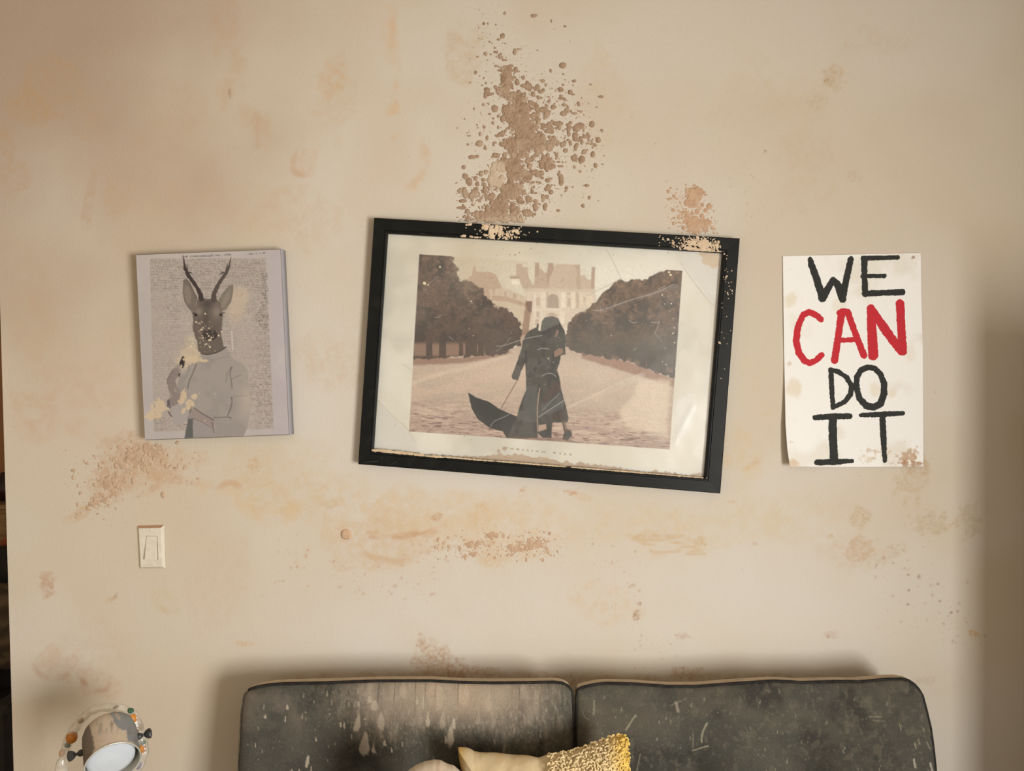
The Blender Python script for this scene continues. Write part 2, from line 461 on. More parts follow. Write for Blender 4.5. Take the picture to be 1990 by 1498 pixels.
stain(1560, 360, 60, 60, 0, .16, (204, 170, 128), 40, .7, .1, 9)
stain(1660, 345, 20, 12, 0, .2, (186, 152, 110), 12, .7, .1, 9)
stain(1700, 80, 60, 30, 0, .14, (200, 162, 124), 30, .7, .1, 9)
stain(905, 105, 40, 60, 0, .3, (196, 162, 118), 30, .7, .1, 6)
stain(1165, 200, 40, 110, 0, .2, (206, 178, 132), 40, .7, .1, 6)
stain(640, 980, 20, 10, 0, .3, (196, 160, 112), 10, .7, .1, 9)
# grime rising behind the sofa
stain(850, 1288, 55, 34, 60, .55, (176, 132, 96), 16, .8, .1, 6)
stain(893, 1300, 32, 20, 0, .6, (170, 126, 92), 12, .8, .1, 7)
stain(950, 1306, 34, 11, 0, .5, (176, 134, 100), 10, .8, .1, 8)
stain(880, 1318, 330, 14, 0, .4, (176, 138, 104), 20, .6, .1, 8)
stain(1338, 1308, 30, 12, 0, .5, (176, 130, 92), 10, .8, .1, 8)
stain(1400, 1322, 400, 12, 0, .35, (178, 142, 106), 20, .6, .1, 8)
# scattered splash marks
rs = np.random.RandomState(11)
def flecks(n, x0, x1, y0, y1, r0, r1, col, a=.6, ang=None):
    for _ in range(n):
        cx = rs.uniform(x0, x1); cy = rs.uniform(y0, y1); r = r0+(r1-r0)*rs.rand()**2.5
        stain(cx, cy, r*1.2, r*.8, rs.uniform(0, 180) if ang is None else ang+rs.uniform(-20, 20), a*rs.uniform(.5, 1), col, 4, .35, 0, rs.randint(9), .3)
flecks(26, 535, 600, 1035, 1140, 1.6, 5, (192, 146, 104))
flecks(60, 640, 850, 1090, 1170, 1.5, 5, (182, 138, 104), ang=-30)
flecks(50, 780, 960, 1040, 1095, 2, 6, (188, 142, 104), ang=-10)
flecks(40, 1150, 1260, 1040, 1190, 1.5, 4, (182, 138, 98))
flecks(60, 1700, 1880, 1060, 1240, 1.4, 4, (160, 118, 92))
flecks(22, 1820, 1920, 1170, 1260, 1.4, 4, (150, 110, 88))
flecks(30, 1230, 1320, 1230, 1300, 1.2, 3, (160, 118, 90))
flecks(40, 1380, 1520, 310, 470, 1.2, 3, (168, 134, 98))
flecks(90, 60, 1900, 40, 1290, 1.2, 2.6, (172, 136, 102), .5)
flecks(20, 1180, 1300, 200, 420, 1.2, 3, (168, 134, 98))
stain(1487, 294, 3.5, 3.5, 0, .9, (132, 100, 74), 4, .2, 0, 2, .3)
stain(1786, 1121, 4, 5, 0, .9, (128, 80, 64), 4, .2, 0, 2, .3)
stain(1717, 1084, 6, 4, 30, .75, (166, 118, 90), 4, .2, 0, 2, .3)
for (a_, b_) in ((1736, 1094), (1757, 1104), (1765, 1117), (1823, 1134), (1766, 1147), (1812, 1156), (1764, 1174), (1826, 1168), (1861, 1188), (1848, 1190), (1864, 1172), (1915, 1237), (1751, 1208), (1704, 1098)):
    stain(a_, b_, 3.4, 2.8, 20, .8, (150, 108, 84), 4, .2, 0, 3, .3)
n_front = V3.reshape(-1, 3).shape[0]
front_faces = grid_faces(len(zs), len(xs))
# thickness of the wall: free end, back, top
TH = .115
ex = np.array([[WALL_L, 0, 0], [WALL_L, TH, 0], [WALL_L, TH, CEIL], [WALL_L, 0, CEIL], [WALL_RIGHT, TH, 0], [WALL_RIGHT, TH, CEIL]], float)
exf = np.array([[0, 3, 2, 1], [1, 2, 5, 4]])+n_front
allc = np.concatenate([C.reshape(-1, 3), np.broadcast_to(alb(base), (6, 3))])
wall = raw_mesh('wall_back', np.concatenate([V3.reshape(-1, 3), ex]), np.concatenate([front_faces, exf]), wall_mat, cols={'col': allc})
tag(wall, kind='structure')
del V3, X, Y, n1, n2, n3

# ------------------------------------------------------------------ rest of the room
plaster = proc_mat('plain_plaster', alb((200, 182, 152)), alb((190, 170, 140)), 3, .8, bump=.001, bscale=150)
floor_mat = proc_mat('dusty_floor', lin((120, 96, 70)), lin((150, 122, 92)), 6, .7, bump=.002, stretch=(1, 8, 1))
def struct(name, mb, mat, parent=None, smooth=False):
    o = mb.build(name, mat, parent, smooth)
    if parent is None: o['kind'] = 'structure'
    return o
struct('floor', MB().box((-2.7, -4.2, -.05), (WALL_RIGHT+.1, 1.7, 0)), floor_mat)
struct('ceiling', MB().box((-2.7, -4.2, CEIL), (WALL_RIGHT+.1, 1.7, CEIL+.05)), plaster)
wr = MB()
wr.box((WALL_RIGHT, -4.2, 0), (WALL_RIGHT+.12, -4.0, CEIL)); wr.box((WALL_RIGHT, -2.4, 0), (WALL_RIGHT+.12, .115, CEIL))
wr.box((WALL_RIGHT, -4.0, 0), (WALL_RIGHT+.12, -2.4, .4)); wr.box((WALL_RIGHT, -4.0, 1.9), (WALL_RIGHT+.12, -2.4, CEIL))
struct('wall_right', wr, plaster)
struct('wall_left', MB().box((-2.7, -4.2, 0), (-2.6, 1.7, CEIL)), plaster)
hall_mat = proc_mat('hall_paint', lin((196, 146, 98)), lin((170, 124, 82)), 3, .8)
struct('wall_hall', MB().box((-2.6, 1.6, 0), (WALL_RIGHT, 1.7, CEIL)), hall_mat)
white_wood = proc_mat('white_window_paint', lin((225, 222, 212)), lin((210, 206, 196)), 8, .4)
wf = MB()
for (a, b_, c, d) in ((-4.0, -3.94, .4, 1.9), (-2.46, -2.4, .4, 1.9), (-3.94, -2.46, .4, .46), (-3.94, -2.46, 1.84, 1.9)):
    wf.box((WALL_RIGHT+.03, a, c), (WALL_RIGHT+.09, b_, d), .004)
struct('window_1', wf, white_wood)
# ------------------------------------------------------------------ dried mud thrown against the wall
mud_mat = attr_mat('dried_mud', rough=.95, spec=.1, var=.16, var_scale=420, bump=[(700, .0007, .6, 4)])
def mud_patch(name, x0, x1, y0, y1, Yp, blots, spray, thr=.62, nz=18, hmax=2.6, col=(170, 141, 112), col2=(146, 115, 88), light=(190, 165, 134),
              seed=5, s=.8, Zfun=None, lights=(), rough_amp=.55, parent=None, blur=1.0, keep=None):
    """heightfield crust on the plane y=Yp: blots = gaussians (x,y,rx,ry,angle,weight); spray = (x,y,sx,sy,n,rmin,rmax)"""
    gx = np.arange(x0, x1, s); gy = np.arange(y0, y1, s)
    X, Y = np.meshgrid(gx, gy)
    D = np.zeros_like(X)
    for b in blots: D = np.maximum(D, b[5]*gauss(X, Y, *b[:5]))
    n = .62*fbm(X, Y, nz, seed, 5, .62)+.38*fbm(X, Y, nz*.33, seed+4, 3, .6)
    h = (D*1.0+(n-.5)*1.9*rough_amp*2-thr)
    h = np.where(D > .05, h, -1)
    hh = np.clip(h*2.2, -1, 1)
    hh = np.where(hh > 0, np.sqrt(np.clip(hh, 0, 1))*(.45+1.1*n), hh)
    r = np.random.RandomState(seed+20)
    for (cx, cy, sx, sy, cnt, r0, r1) in spray:
        for _ in range(cnt):
            px, py = r.normal(cx, sx), r.normal(cy, sy)
            rad = r0+(r1-r0)*r.rand()**7
            i0, i1 = int((px-rad*1.6-x0)/s), int((px+rad*1.6-x0)/s)+2
            j0, j1 = int((py-rad*1.6-y0)/s), int((py+rad*1.6-y0)/s)+2
            if i0 < 1 or j0 < 1 or i1 >= len(gx)-1 or j1 >= len(gy)-1: continue
            xx = X[j0:j1, i0:i1]; yy = Y[j0:j1, i0:i1]
            e = 1+.35*r.randn()*.6; e = min(max(e, .6), 1.5)
            d = np.hypot((xx-px)*e, (yy-py)/e)/rad + (vnoise(xx/ max(rad, 1), yy/max(rad, 1), seed)-.5)*.5
            bl = np.where(d < 1, np.sqrt(np.clip(1-d*d, 0, 1))*min(1, .25+rad*.14), -(d-1)*2)
            hh[j0:j1, i0:i1] = np.maximum(hh[j0:j1, i0:i1], bl)
    if keep is not None: hh = np.where(keep(X, Y), hh, -1)
    pts = P(X, Y, Yp)
    hm = np.clip(hh, -.15, 1.6)*hmax/1000.0
    hm = hm+np.where(hh > 0, (fbm(X, Y, 3.5, seed+1, 3)-.5)*hmax*.0004, 0)
    pts[..., 1] = Yp-hm
    C = np.broadcast_to(alb(col), X.shape+(3,)).copy()
    C = mixc(C, alb(col2), sstep(.5, .8, fbm(X, Y, 9, seed+6, 4))*.6)
    C = mixc(C, alb(light), sstep(.45, .75, fbm(X, Y, 14, seed+8, 4))*.5)
    for (lx, ly, lrx, lry, la, lc) in lights:
        C = mixc(C, alb(lc), sstep(.35, .55, gauss(X, Y, lx, ly, lrx, lry, 0)+(n-.5)*.5)*la)
    on = hh > 0
    fk = on[:-1, :-1] | on[1:, :-1] | on[1:, 1:] | on[:-1, 1:]
    F_ = grid_faces(*X.shape).reshape(X.shape[0]-1, X.shape[1]-1, 4)[fk]
    used = np.unique(F_); remap = np.full(X.size, -1); remap[used] = np.arange(len(used))
    return raw_mesh(name, pts.reshape(-1, 3)[used], remap[F_].astype(np.int32), mud_mat, parent, cols={'col': C.reshape(-1, 3)[used]})

m = mud_patch('mud_splatter', 880, 1180, 0, 434, 0.0,
    [(985, 145, 15, 19, 0, 1.1), (978, 172, 20, 13, 0, .9), (996, 190, 34, 16, 10, .95), (1008, 222, 34, 30, 0, 1.05), (1020, 250, 38, 26, 20, 1.1),
     (1040, 275, 22, 34, -10, .95), (1006, 285, 28, 28, 0, 1.05), (985, 320, 40, 17, -10, 1.05), (958, 345, 13, 38, 5, .95), (1008, 330, 34, 22, 20, 1.0),
     (995, 375, 30, 26, 0, .85), (1018, 345, 16, 16, 0, .8), (975, 400, 26, 18, 30, .85), (965, 424, 62, 11, 2, .95), (940, 385, 22, 18, 0, .62), (962, 345, 18, 30, 0, .9), (1058, 310, 12, 24, 0, .7)],
    [(940, 45, 14, 34, 60, .6, 3.5), (975, 100, 24, 26, 90, .6, 4), (1015, 235, 48, 66, 700, .6, 7), (1090, 262, 38, 36, 420, .5, 8), (1130, 250, 28, 44, 90, .5, 4.5), (1100, 320, 50, 50, 160, .5, 4), (930, 230, 14, 60, 60, .5, 3.5),
     (960, 390, 42, 28, 330, 1, 9), (1010, 390, 38, 28, 200, .8, 6), (955, 425, 40, 7, 120, 1.2, 9), (1060, 190, 30, 20, 70, .8, 6), (1030, 340, 40, 30, 200, .8, 6)],
    thr=.62, nz=13, rough_amp=.42, hmax=4.0, lights=[(965, 338, 17, 26, .8, (206, 184, 152)), (980, 430, 60, 7, .5, (204, 178, 144))], seed=5)
tag(m, 'large crusted spray of brown mud on the wall, above the tilted black frame', 'mud', kind='stuff')
m = mud_patch('mud_splatter', 1290, 1400, 352, 460, 0.0,
    [(1350, 383, 15, 26, 0, 1.2), (1338, 428, 13, 11, 0, .95), (1356, 442, 20, 15, 0, 1.05)],
    [(1325, 400, 18, 24, 120, .8, 4), (1350, 410, 24, 14, 90, 1, 5), (1350, 435, 26, 12, 120, 1, 6), (1370, 440, 14, 20, 25, .8, 3.5)],
    thr=.6, nz=12, hmax=2.4, col=(196, 160, 126), col2=(180, 142, 108), light=(208, 176, 142), seed=8)
tag(m, 'small tan mud splash on the wall above the right end of the black frame', 'mud', kind='stuff')
m = mud_patch('mud_splatter', 120, 400, 846, 1030, 0.0,
    [(290, 878, 44, 18, 0, .95), (245, 895, 30, 20, -20, .95), (265, 905, 28, 16, 0, .85), (218, 935, 26, 20, -30, .92), (190, 972, 24, 16, -35, .86), (150, 1001, 14, 7, -30, .8), (330, 900, 30, 14, 0, .6)],
    [(250, 905, 55, 22, 240, .8, 5), (205, 955, 28, 24, 160, .8, 4), (320, 900, 40, 18, 90, .8, 4)],
    thr=.66, nz=14, hmax=2.6, col=(194, 164, 132), col2=(180, 146, 114), light=(204, 178, 146), seed=3)
tag(m, 'flaky tan mud trail running down left below the newspaper picture', 'mud', kind='stuff')
m = mud_patch('mud_splatter', 830, 1110, 1015, 1110, 0.0,
    [(960, 1040, 22, 9, -10, .9), (930, 1054, 30, 9, -15, .85), (918, 1076, 20, 6, 0, .85), (1000, 1064, 26, 10, 0, .95), (1035, 1058, 34, 13, -5, .95), (1060, 1068, 12, 10, 0, .85), (990, 1078, 14, 6, 0, .7)],
    [(930, 1060, 36, 14, 90, 1, 4.5), (1035, 1060, 34, 16, 180, .8, 3.5), (880, 1070, 26, 10, 30, 1, 4)],
    thr=.72, nz=9, hmax=1.8, col=(194, 162, 130), col2=(182, 146, 112), light=(206, 178, 146), seed=12)
tag(m, 'low ragged mud crust on the wall midway between black frame and sofa', 'mud', kind='stuff')
m = mud_patch('mud_lump', 655, 690, 1022, 1054, 0.0, [(673, 1038, 8, 8, 0, 1.6)], [], thr=.5, nz=20, hmax=5.0, col=(204, 170, 134), col2=(196, 158, 122), seed=6, rough_amp=.15)
tag(m, 'single round mud lump stuck on the wall right of the light switch', 'mud')
# ------------------------------------------------------------------ helpers for hung flat things
def quad_grid(corners, nx, ny, Yp, ext=0.0):
    """corners in photo pixels TL,TR,BR,BL on plane Yp; returns world grid (ny,nx,3)"""
    c = np.array([P(*p, Yp) for p in corners])
    u = np.linspace(-ext, 1+ext, nx)[None, :, None]; v = np.linspace(-ext, 1+ext, ny)[:, None, None]
    return (c[0]*(1-u)+c[1]*u)*(1-v)+(c[3]*(1-u)+c[2]*u)*v
def tube_px(mb, pts, Yp, r, seg=6): mb.tube([P(x, y, Yp) for x, y in pts], r, seg); return mb
def text_part(name, body, px0, px1, Yp, mat, parent, cap_h, spacing=1.0, label=None):
    """flat printed lettering fitted between two baseline pixels"""
    cu = bpy.data.curves.new(name, 'FONT'); cu.body = body; cu.size = 1; cu.space_character = spacing; cu.align_x = 'LEFT'
    cu.resolution_u = 2
    tmp = bpy.data.objects.new('tmp_text', cu); sc.collection.objects.link(tmp)
    dg = bpy.context.evaluated_depsgraph_get(); dg.update()
    me = bpy.data.meshes.new_from_object(tmp.evaluated_get(dg)); bpy.data.objects.remove(tmp)
    v = np.zeros(len(me.vertices)*3); me.vertices.foreach_get('co', v); v = v.reshape(-1, 3)
    a = P(*px0, Yp); b = P(*px1, Yp); ux = (b-a); wd = np.linalg.norm(ux); ux /= wd; uz = np.cross(ux, [0, 1, 0]); uz = -uz if uz[2] < 0 else uz
    x = (v[:, 0]-v[:, 0].min())/np.ptp(v[:, 0])*wd; y = v[:, 1]/.7*cap_h
    w = a+x[:, None]*ux+y[:, None]*uz
    me.vertices.foreach_set('co', w.astype(np.float32).ravel()); me.update(); me.name = name
    me.materials.clear(); me.materials.append(mat)
    o = bpy.data.objects.new(name, me); link(o); fix_parent(o, parent)
    if label: o['label'] = label
    return o

# ------------------------------------------------------------------ framed print
FY = -0.030                                         # face of the moulding
PY = -0.014                                         # printed sheet
OUT = [(727, 423), (1438, 463), (1400, 959), (696, 902)]
INN = [(753, 453), (1406, 491), (1370, 929), (725, 877)]
c0 = P(1068, 690, 0)
frame = thing('picture_frame', 'wide black picture frame hanging tilted, holding a sepia print of an embracing couple', 'picture frame', c0)
frame_mat = attr_mat('black_lacquer', rough=.42, spec=.16, var=.25, var_scale=30)
# moulding: four mitred sides with outer wall, face, inner step
def lerpq(q, other, t): return [tuple(np.array(a)*(1-t)+np.array(b)*t) for a, b in zip(q, other)]
rings = [np.array([P(*p, FY)*[1, 0, 1]+[0, -.002, 0] for p in OUT])]
for q, yy in ((OUT, FY+.0015), (lerpq(OUT, INN, .05), FY), (lerpq(OUT, INN, .78), FY+.0005), (lerpq(OUT, INN, .80), FY+.0030), (lerpq(OUT, INN, .86), FY+.0030), (lerpq(OUT, INN, .88), FY+.0012), (lerpq(OUT, INN, .98), FY+.0022), (INN, FY+.004)):
    rings.append(np.array([P(*p, FY)*[1, 0, 1]+[0, yy, 0] for p in q]))
rings.append(rings[-1]*[1, 0, 1]+[0, PY-.0005, 0])
NS = 90; vv = []; 
for R in rings:
    for i in range(4):
        for k in range(NS): vv.append(R[i]*(1-k/NS)+R[(i+1) % 4]*(k/NS))
vv = np.array(vv); m4 = 4*NS; ff = []
for j in range(len(rings)-1):
    for k in range(m4): ff.append([j*m4+k, j*m4+(k+1) % m4, (j+1)*m4+(k+1) % m4, (j+1)*m4+k])
ff.append([m4*len(rings)+i for i in range(4)]); vv = np.concatenate([vv, np.array([P(*p, FY)*[1, 0, 1]+[0, -.002, 0] for p in OUT])])
X, Y = proj(vv)
C = np.broadcast_to(lin((17, 18, 16)), (len(vv), 3)).copy()
C = mixc(C, lin((34, 34, 31)), sstep(.6, .8, fbm(X, Y, 30, 3, 4))*.5)
mould = raw_mesh('moulding', vv, ff, frame_mat, frame, smooth=False, cols={'col': C})
mould['label'] = 'black moulding'

# printed sheet
s_ = 1.0
corn = lerpq(INN, OUT, .12)
G = quad_grid(corn, int(690/s_), int(500/s_), PY)
# gentle cockling of the damp sheet
X, Y = proj(G)
wr_ = (fbm(X, Y, 120, 4, 3)-.5)*.004
G[..., 1] += wr_*sstep(0, .1, np.minimum(np.linspace(0, 1, G.shape[0])[:, None], np.linspace(1, 0, G.shape[0])[:, None])+0*X)
C = np.broadcast_to(alb((216, 207, 184)), X.shape+(3,)).copy()
C = mixc(C, alb((196, 188, 166)), sstep(.45, .7, fbm(X, Y, 90, 2, 5))*.7)
C = mixc(C, alb((228, 220, 198)), sstep(.45, .7, fbm(X, Y, 130, 7, 4))*.7)
C = mixc(C, alb((206, 188, 152)), gauss(X, Y, 960, 480, 130, 50)*.55)
C = mixc(C, alb((238, 230, 208)), gauss(X, Y, 1200, 540, 120, 50)*.6)
def wob(amp, s, seed): return (fbm(X, Y, s, seed, 4)-.5)*2*amp, (fbm(X, Y, s, seed+7, 4)-.5)*2*amp
def fill(pts, col, a=1.0, soft=1.0, amp=0, s=12, seed=3, inside=None):
    global C
    wx, wy = wob(amp, s, seed) if amp else (0, 0)
    d = sd_poly(X+wx, Y+wy, pts); m = (1-sstep(-soft, soft, d))*a
    if inside is not None: m = m*inside
    C = mixc(C, alb(col), m); return m
def line(pts, r, col, a=1.0, soft=.7, inside=None, sm=True):
    global C
    d = sd_line(X, Y, smooth_pts(pts, 4) if sm else pts, r); m = (1-sstep(-soft*.5, soft, d))*a
    if inside is not None: m = m*inside
    C = mixc(C, alb(col), m)
PR = [(815, 494), (1326, 526), (1301, 873), (795, 838)]
pm = 1-sstep(-.8, .8, sd_poly(X, Y, PR))
C = mixc(C, alb((222, 205, 176)), pm*.35*sstep(560, 640, Y))
def L7(pts, ox=960, oy=490, k=8.29): return [(ox+a/k, oy+b/k) for a, b in pts]
ST = (188, 164, 138); ST2 = (176, 150, 126); LT = (226, 210, 184)
C = mixc(C, alb((203, 186, 154)), pm*sstep(1180, 900, X)*sstep(640, 560, Y)*.65)
# left wing and roofs
fill([(893, 560), (905, 543), (917, 534), (919, 518), (923, 517), (925, 528), (948, 528), (962, 532), (970, 545), (976, 560), (986, 600), (960, 600), (930, 575)], (186, 158, 130), .9, 1.5, 1.5, 10, 3, pm)
fill([(950, 562), (985, 560), (1034, 582), (1034, 655), (1010, 650), (985, 598), (955, 590)], (204, 184, 154), .9, 2, 1, 9, 3, pm)
fill([(955, 574), (985, 576), (1030, 592), (1030, 599), (985, 586), (955, 584)], (180, 148, 120), .7, 1.5, 1, 9, 3, pm)
for x0, y0, x1, y1 in ((980, 566, 984, 576), (958, 560, 962, 572), (997, 570, 1003, 580)): fill([(x0, y0), (x1, y0), (x1, y1), (x0, y1)], (176, 146, 120), .6, 1, 0, 9, 3, pm)
fill([(1000, 692), (1010, 648), (1022, 640), (1042, 640), (1042, 692)], (176, 146, 120), .9, 2, 1, 9, 3, pm)
# castle: roofs and chimneys
fill(L7([(360, 190), (450, 185), (465, 240), (540, 240), (560, 400), (620, 520), (640, 560), (470, 590), (430, 500), (355, 380)]), ST, .9, 1.5, .8, 8, 3, pm)
fill(L7([(255, 380), (420, 380), (410, 430), (255, 430)]), (176, 152, 128), .9, .8, .5, 8, 3, pm)
fill(L7([(275, 435), (410, 430), (410, 520), (285, 510)]), (234, 222, 194), .8, 1.5, .5, 8, 3, pm)
fill(L7([(650, 500), (665, 165), (725, 170), (740, 260), (830, 330), (870, 330), (872, 175), (955, 175), (970, 260), (900, 450), (900, 600), (600, 590)]), ST, .95, 1.5, .6, 8, 3, pm)
fill(L7([(665, 165), (725, 170), (728, 350), (655, 420)]), ST2, .8, 1, .6, 8, 3, pm)
fill(L7([(872, 175), (955, 175), (965, 260), (900, 440), (920, 560), (860, 520), (845, 340)]), ST2, .8, 1, .6, 8, 3, pm)
fill(L7([(1000, 190), (1385, 200), (1380, 380), (1460, 360), (1500, 440), (1560, 440), (1580, 240), (1628, 240), (1615, 640), (880, 610), (890, 430)]), (198, 176, 150), .95, 1.5, .6, 8, 3, pm)
fill(L7([(1270, 205), (1385, 200), (1400, 600), (1330, 600), (1330, 280)]), (184, 160, 134), .7, 2, .6, 8, 3, pm)
fill(L7([(1575, 240), (1628, 240), (1615, 600), (1560, 600)]), (176, 150, 128), .8, 1, .4, 8, 3, pm)
fill(L7([(1100, 420), (1130, 420), (1090, 500), (1060, 490)]), ST2, .5, 1.5, .4, 8, 3, pm)
# facade
fill(L7([(470, 580), (1640, 600), (1640, 1000), (1100, 1250), (560, 1250), (560, 900)]), (214, 196, 170), .95, 1.5, .6, 8, 3, pm)
for (a0, a1, b0, b1, cc) in ((640, 680, 640, 1230, LT), (760, 840, 640, 900, LT), (740, 820, 960, 1230, LT), (1080, 1160, 640, 900, (234, 220, 192)), (1060, 1140, 950, 1150, (232, 216, 190)), (1240, 1310, 640, 900, (232, 214, 184)),
                              (1380, 1430, 660, 880, (226, 206, 174)), (1480, 1600, 700, 860, (228, 208, 176)), (480, 1100, 900, 945, LT), (480, 1600, 590, 640, (206, 186, 160))):
    fill(L7([(a0, b0), (a1, b0), (a1, b1), (a0, b1)]), cc, .75, 2, .4, 8, 3, pm)
for (a0, a1, b0, b1) in ((680, 740, 730, 860), (1170, 1240, 650, 680), (1180, 1235, 740, 880), (1320, 1370, 650, 900), (1440, 1480, 720, 800), (680, 730, 960, 1040), (660, 720, 1080, 1180), (840, 870, 640, 900), (470, 620, 560, 590)):
    fill(L7([(a0, b0), (a1, b0), (a1, b1), (a0, b1)]), (184, 160, 138), .65, 1.5, .4, 8, 3, pm)
arch = L7([(865, 900), (865, 740), (885, 690), (950, 665), (1015, 690), (1040, 740), (1045, 900)])
fill(arch, (168, 148, 128), .85, 1.2, .3, 8, 3, pm)
fill(L7([(850, 1050), (870, 990), (940, 970), (1010, 1000), (1020, 1060)]), (186, 162, 138), .8, 1.5, .3, 8, 3, pm)
fill([(1021, 585), (1034, 585), (1034, 594), (1027, 648), (1012, 652), (1018, 620)], (150, 118, 92), .85, 1.5, 1.2, 8, 3, pm)
fill([(1021, 586), (1034, 586), (1033, 606), (1026, 606)], (118, 88, 72), .7, 1.5, 1.2, 8, 3, pm)
# square, road and paving
road = [(790, 690), (880, 692), (960, 688), (1010, 672), (1040, 655), (1100, 660), (1130, 682), (1220, 700), (1312, 735), (1310, 880), (790, 880)]
fill(road, (186, 165, 142), 1, 1.5, 1, 10, 3, pm)
C = mixc(C, alb((210, 186, 158)), pm*gauss(X, Y, 1000, 720, 120, 26)*.7)
C = mixc(C, alb((206, 186, 162)), pm*gauss(X, Y, 1180, 730, 90, 22, 10)*.7)
C = mixc(C, alb((170, 140, 122)), pm*sstep(740, 840, Y-.06*(X-800))*.75)
C = mixc(C, alb((206, 178, 150)), pm*sstep(.5, .7, fbm(X*.25, Y, 9, 6, 4))*.5*sstep(690, 720, Y))
fill([(800, 692), (900, 696), (990, 682), (1000, 688), (900, 706), (798, 710)], (138, 100, 80), .75, 3, 1.5, 10, 5, pm)
fill([(1130, 686), (1220, 702), (1312, 738), (1311, 752), (1215, 722), (1130, 696)], (150, 112, 90), .75, 3, 1.5, 10, 5, pm)
line([(800, 745), (850, 728), (930, 708), (1000, 686)], 3, (216, 194, 166), .5, 4, pm)
pt = (Y-.062*(X-800)); dash = sstep(.60, .70, fbm(X*.16, pt, 2.3, 9, 2))*sstep(755, 830, pt)
C = mixc(C, alb((112, 78, 66)), pm*dash*.75)
dash = sstep(.60, .70, fbm(X*.14+50, pt, 2.6, 3, 2))*sstep(745, 800, pt)
C = mixc(C, alb((218, 194, 168)), pm*dash*.35)
# glare of the plastic painted into the print as paler patches, lower right
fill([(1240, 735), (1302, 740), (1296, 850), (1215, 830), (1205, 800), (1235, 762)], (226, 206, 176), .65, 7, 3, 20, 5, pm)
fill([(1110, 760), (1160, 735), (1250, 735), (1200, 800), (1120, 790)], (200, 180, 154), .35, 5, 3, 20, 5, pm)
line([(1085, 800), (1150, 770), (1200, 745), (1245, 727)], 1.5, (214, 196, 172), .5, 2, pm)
# trees
tl = [(790, 480), (877, 490), (882, 512), (890, 520), (893, 545), (903, 545), (920, 550), (930, 560), (938, 562), (942, 578), (955, 585), (965, 598), (985, 600), (1000, 610), (1012, 630), (1014, 650), (1010, 668), (985, 684), (960, 690), (880, 694), (790, 698)]
tm = fill(tl, (100, 78, 64), 1, 1.6, 6, 7, 3, pm)
tr = [(1335, 520), (1300, 524), (1285, 527), (1268, 535), (1258, 544), (1235, 543), (1215, 546), (1205, 540), (1196, 550), (1182, 562), (1168, 572), (1157, 586), (1140, 604), (1118, 612), (1104, 626), (1098, 650), (1100, 672), (1118, 684), (1170, 694), (1220, 702), (1260, 718), (1320, 738)]
tm2 = fill(tr, (112, 92, 73), 1, 1.6, 5, 7, 5, pm)
for k, (mm, dk, lt) in enumerate(((tm, (58, 50, 44), (134, 104, 84)), (tm2, (74, 66, 58), (160, 126, 98)))):
    C = mixc(C, alb(dk), mm*sstep(.46, .66, fbm(X, Y, 22, 3+k, 5, .6))*.85)
    C = mixc(C, alb(lt), mm*sstep(.50, .70, fbm(X, Y, 9, 11+k, 5, .75))*.55*sstep(710, 560, Y))
    C = mixc(C, alb(dk), mm*sstep(.50, .68, fbm(X, Y*.8, 4.2, 6+k, 4, .7))*.5)
C = mixc(C, alb((78, 66, 56)), tm*sstep(570, 660, Y)*.55)
C = mixc(C, alb((96, 88, 76)), tm2*sstep(600, 690, Y)*.8)
C = mixc(C, alb((66, 60, 54)), tm2*sstep(660, 720, Y)*.35)
trunkgap = sstep(.5, .62, vnoise(X/6.5, Y/40, 4))*sstep(662, 672, Y)*sstep(695, 688, Y)*(X < 945)
C = mixc(C, alb((148, 118, 98)), tm*trunkgap*.85)
trunkgap = sstep(.55, .65, vnoise(X/5, Y/40, 6))*np.exp(-((Y-(692+.22*(X-1180)))/5)**2)*(X > 1150)
C = mixc(C, alb((150, 120, 98)), tm2*trunkgap*.5)
# the couple and the umbrella
def L5(pts): return [(880+a/5.164, 580+b/5.164) for a, b in pts]
DK = (74, 70, 61)
fill(L5([(150, 940), (230, 990), (330, 1025), (360, 1035), (470, 1110), (560, 1150), (660, 1190), (680, 1400), (540, 1397), (500, 1335), (370, 1300), (250, 1210), (190, 1110)]), (46, 45, 41), 1, .8, .4, 6, 3, pm)
line(L5([(650, 815), (480, 1110)]), .55, (96, 66, 52), .9, .8, pm, False)
body = L5([(895, 225), (925, 190), (1000, 178), (1060, 200), (1085, 260), (1118, 315), (1135, 400), (1128, 500), (1132, 560), (1085, 572), (1070, 650), (1045, 715), (1072, 800), (1085, 900), (1112, 1000), (1140, 1100), (1162, 1200), (1150, 1240),
     (1112, 1245), (1130, 1310), (1190, 1330), (1195, 1375), (1150, 1425), (1098, 1412), (1118, 1350), (1100, 1242), (1000, 1245), (992, 1330), (990, 1400), (900, 1395), (850, 1345), (850, 1405), (545, 1400), (640, 1200), (665, 1100),
     (700, 1000), (735, 920), (735, 800), (725, 650), (690, 720), (655, 820), (600, 808), (588, 780), (640, 650), (690, 500), (700, 430), (740, 350), (790, 310), (838, 290), (850, 250), (862, 258), (858, 320), (880, 325)])
bm_ = fill(body, DK, 1, .8, .6, 5, 3, pm)
C = mixc(C, alb((96, 92, 84)), bm_*sstep(.5, .7, fbm(X, Y, 14, 5, 4))*.45)
C = mixc(C, alb((44, 42, 39)), bm_*sstep(.52, .7, fbm(X, Y*.6, 9, 8, 4))*.6)
fill(L5([(895, 215), (930, 190), (1000, 180), (1060, 205), (1082, 250), (960, 310), (870, 340), (895, 270)]), (102, 100, 90), .8, 1, .3, 5, 3, bm_)
fill(L5([(870, 345), (960, 300), (1085, 245), (1075, 270), (1000, 300), (900, 390)]), (54, 51, 47), .8, 1, .3, 5, 3, bm_)
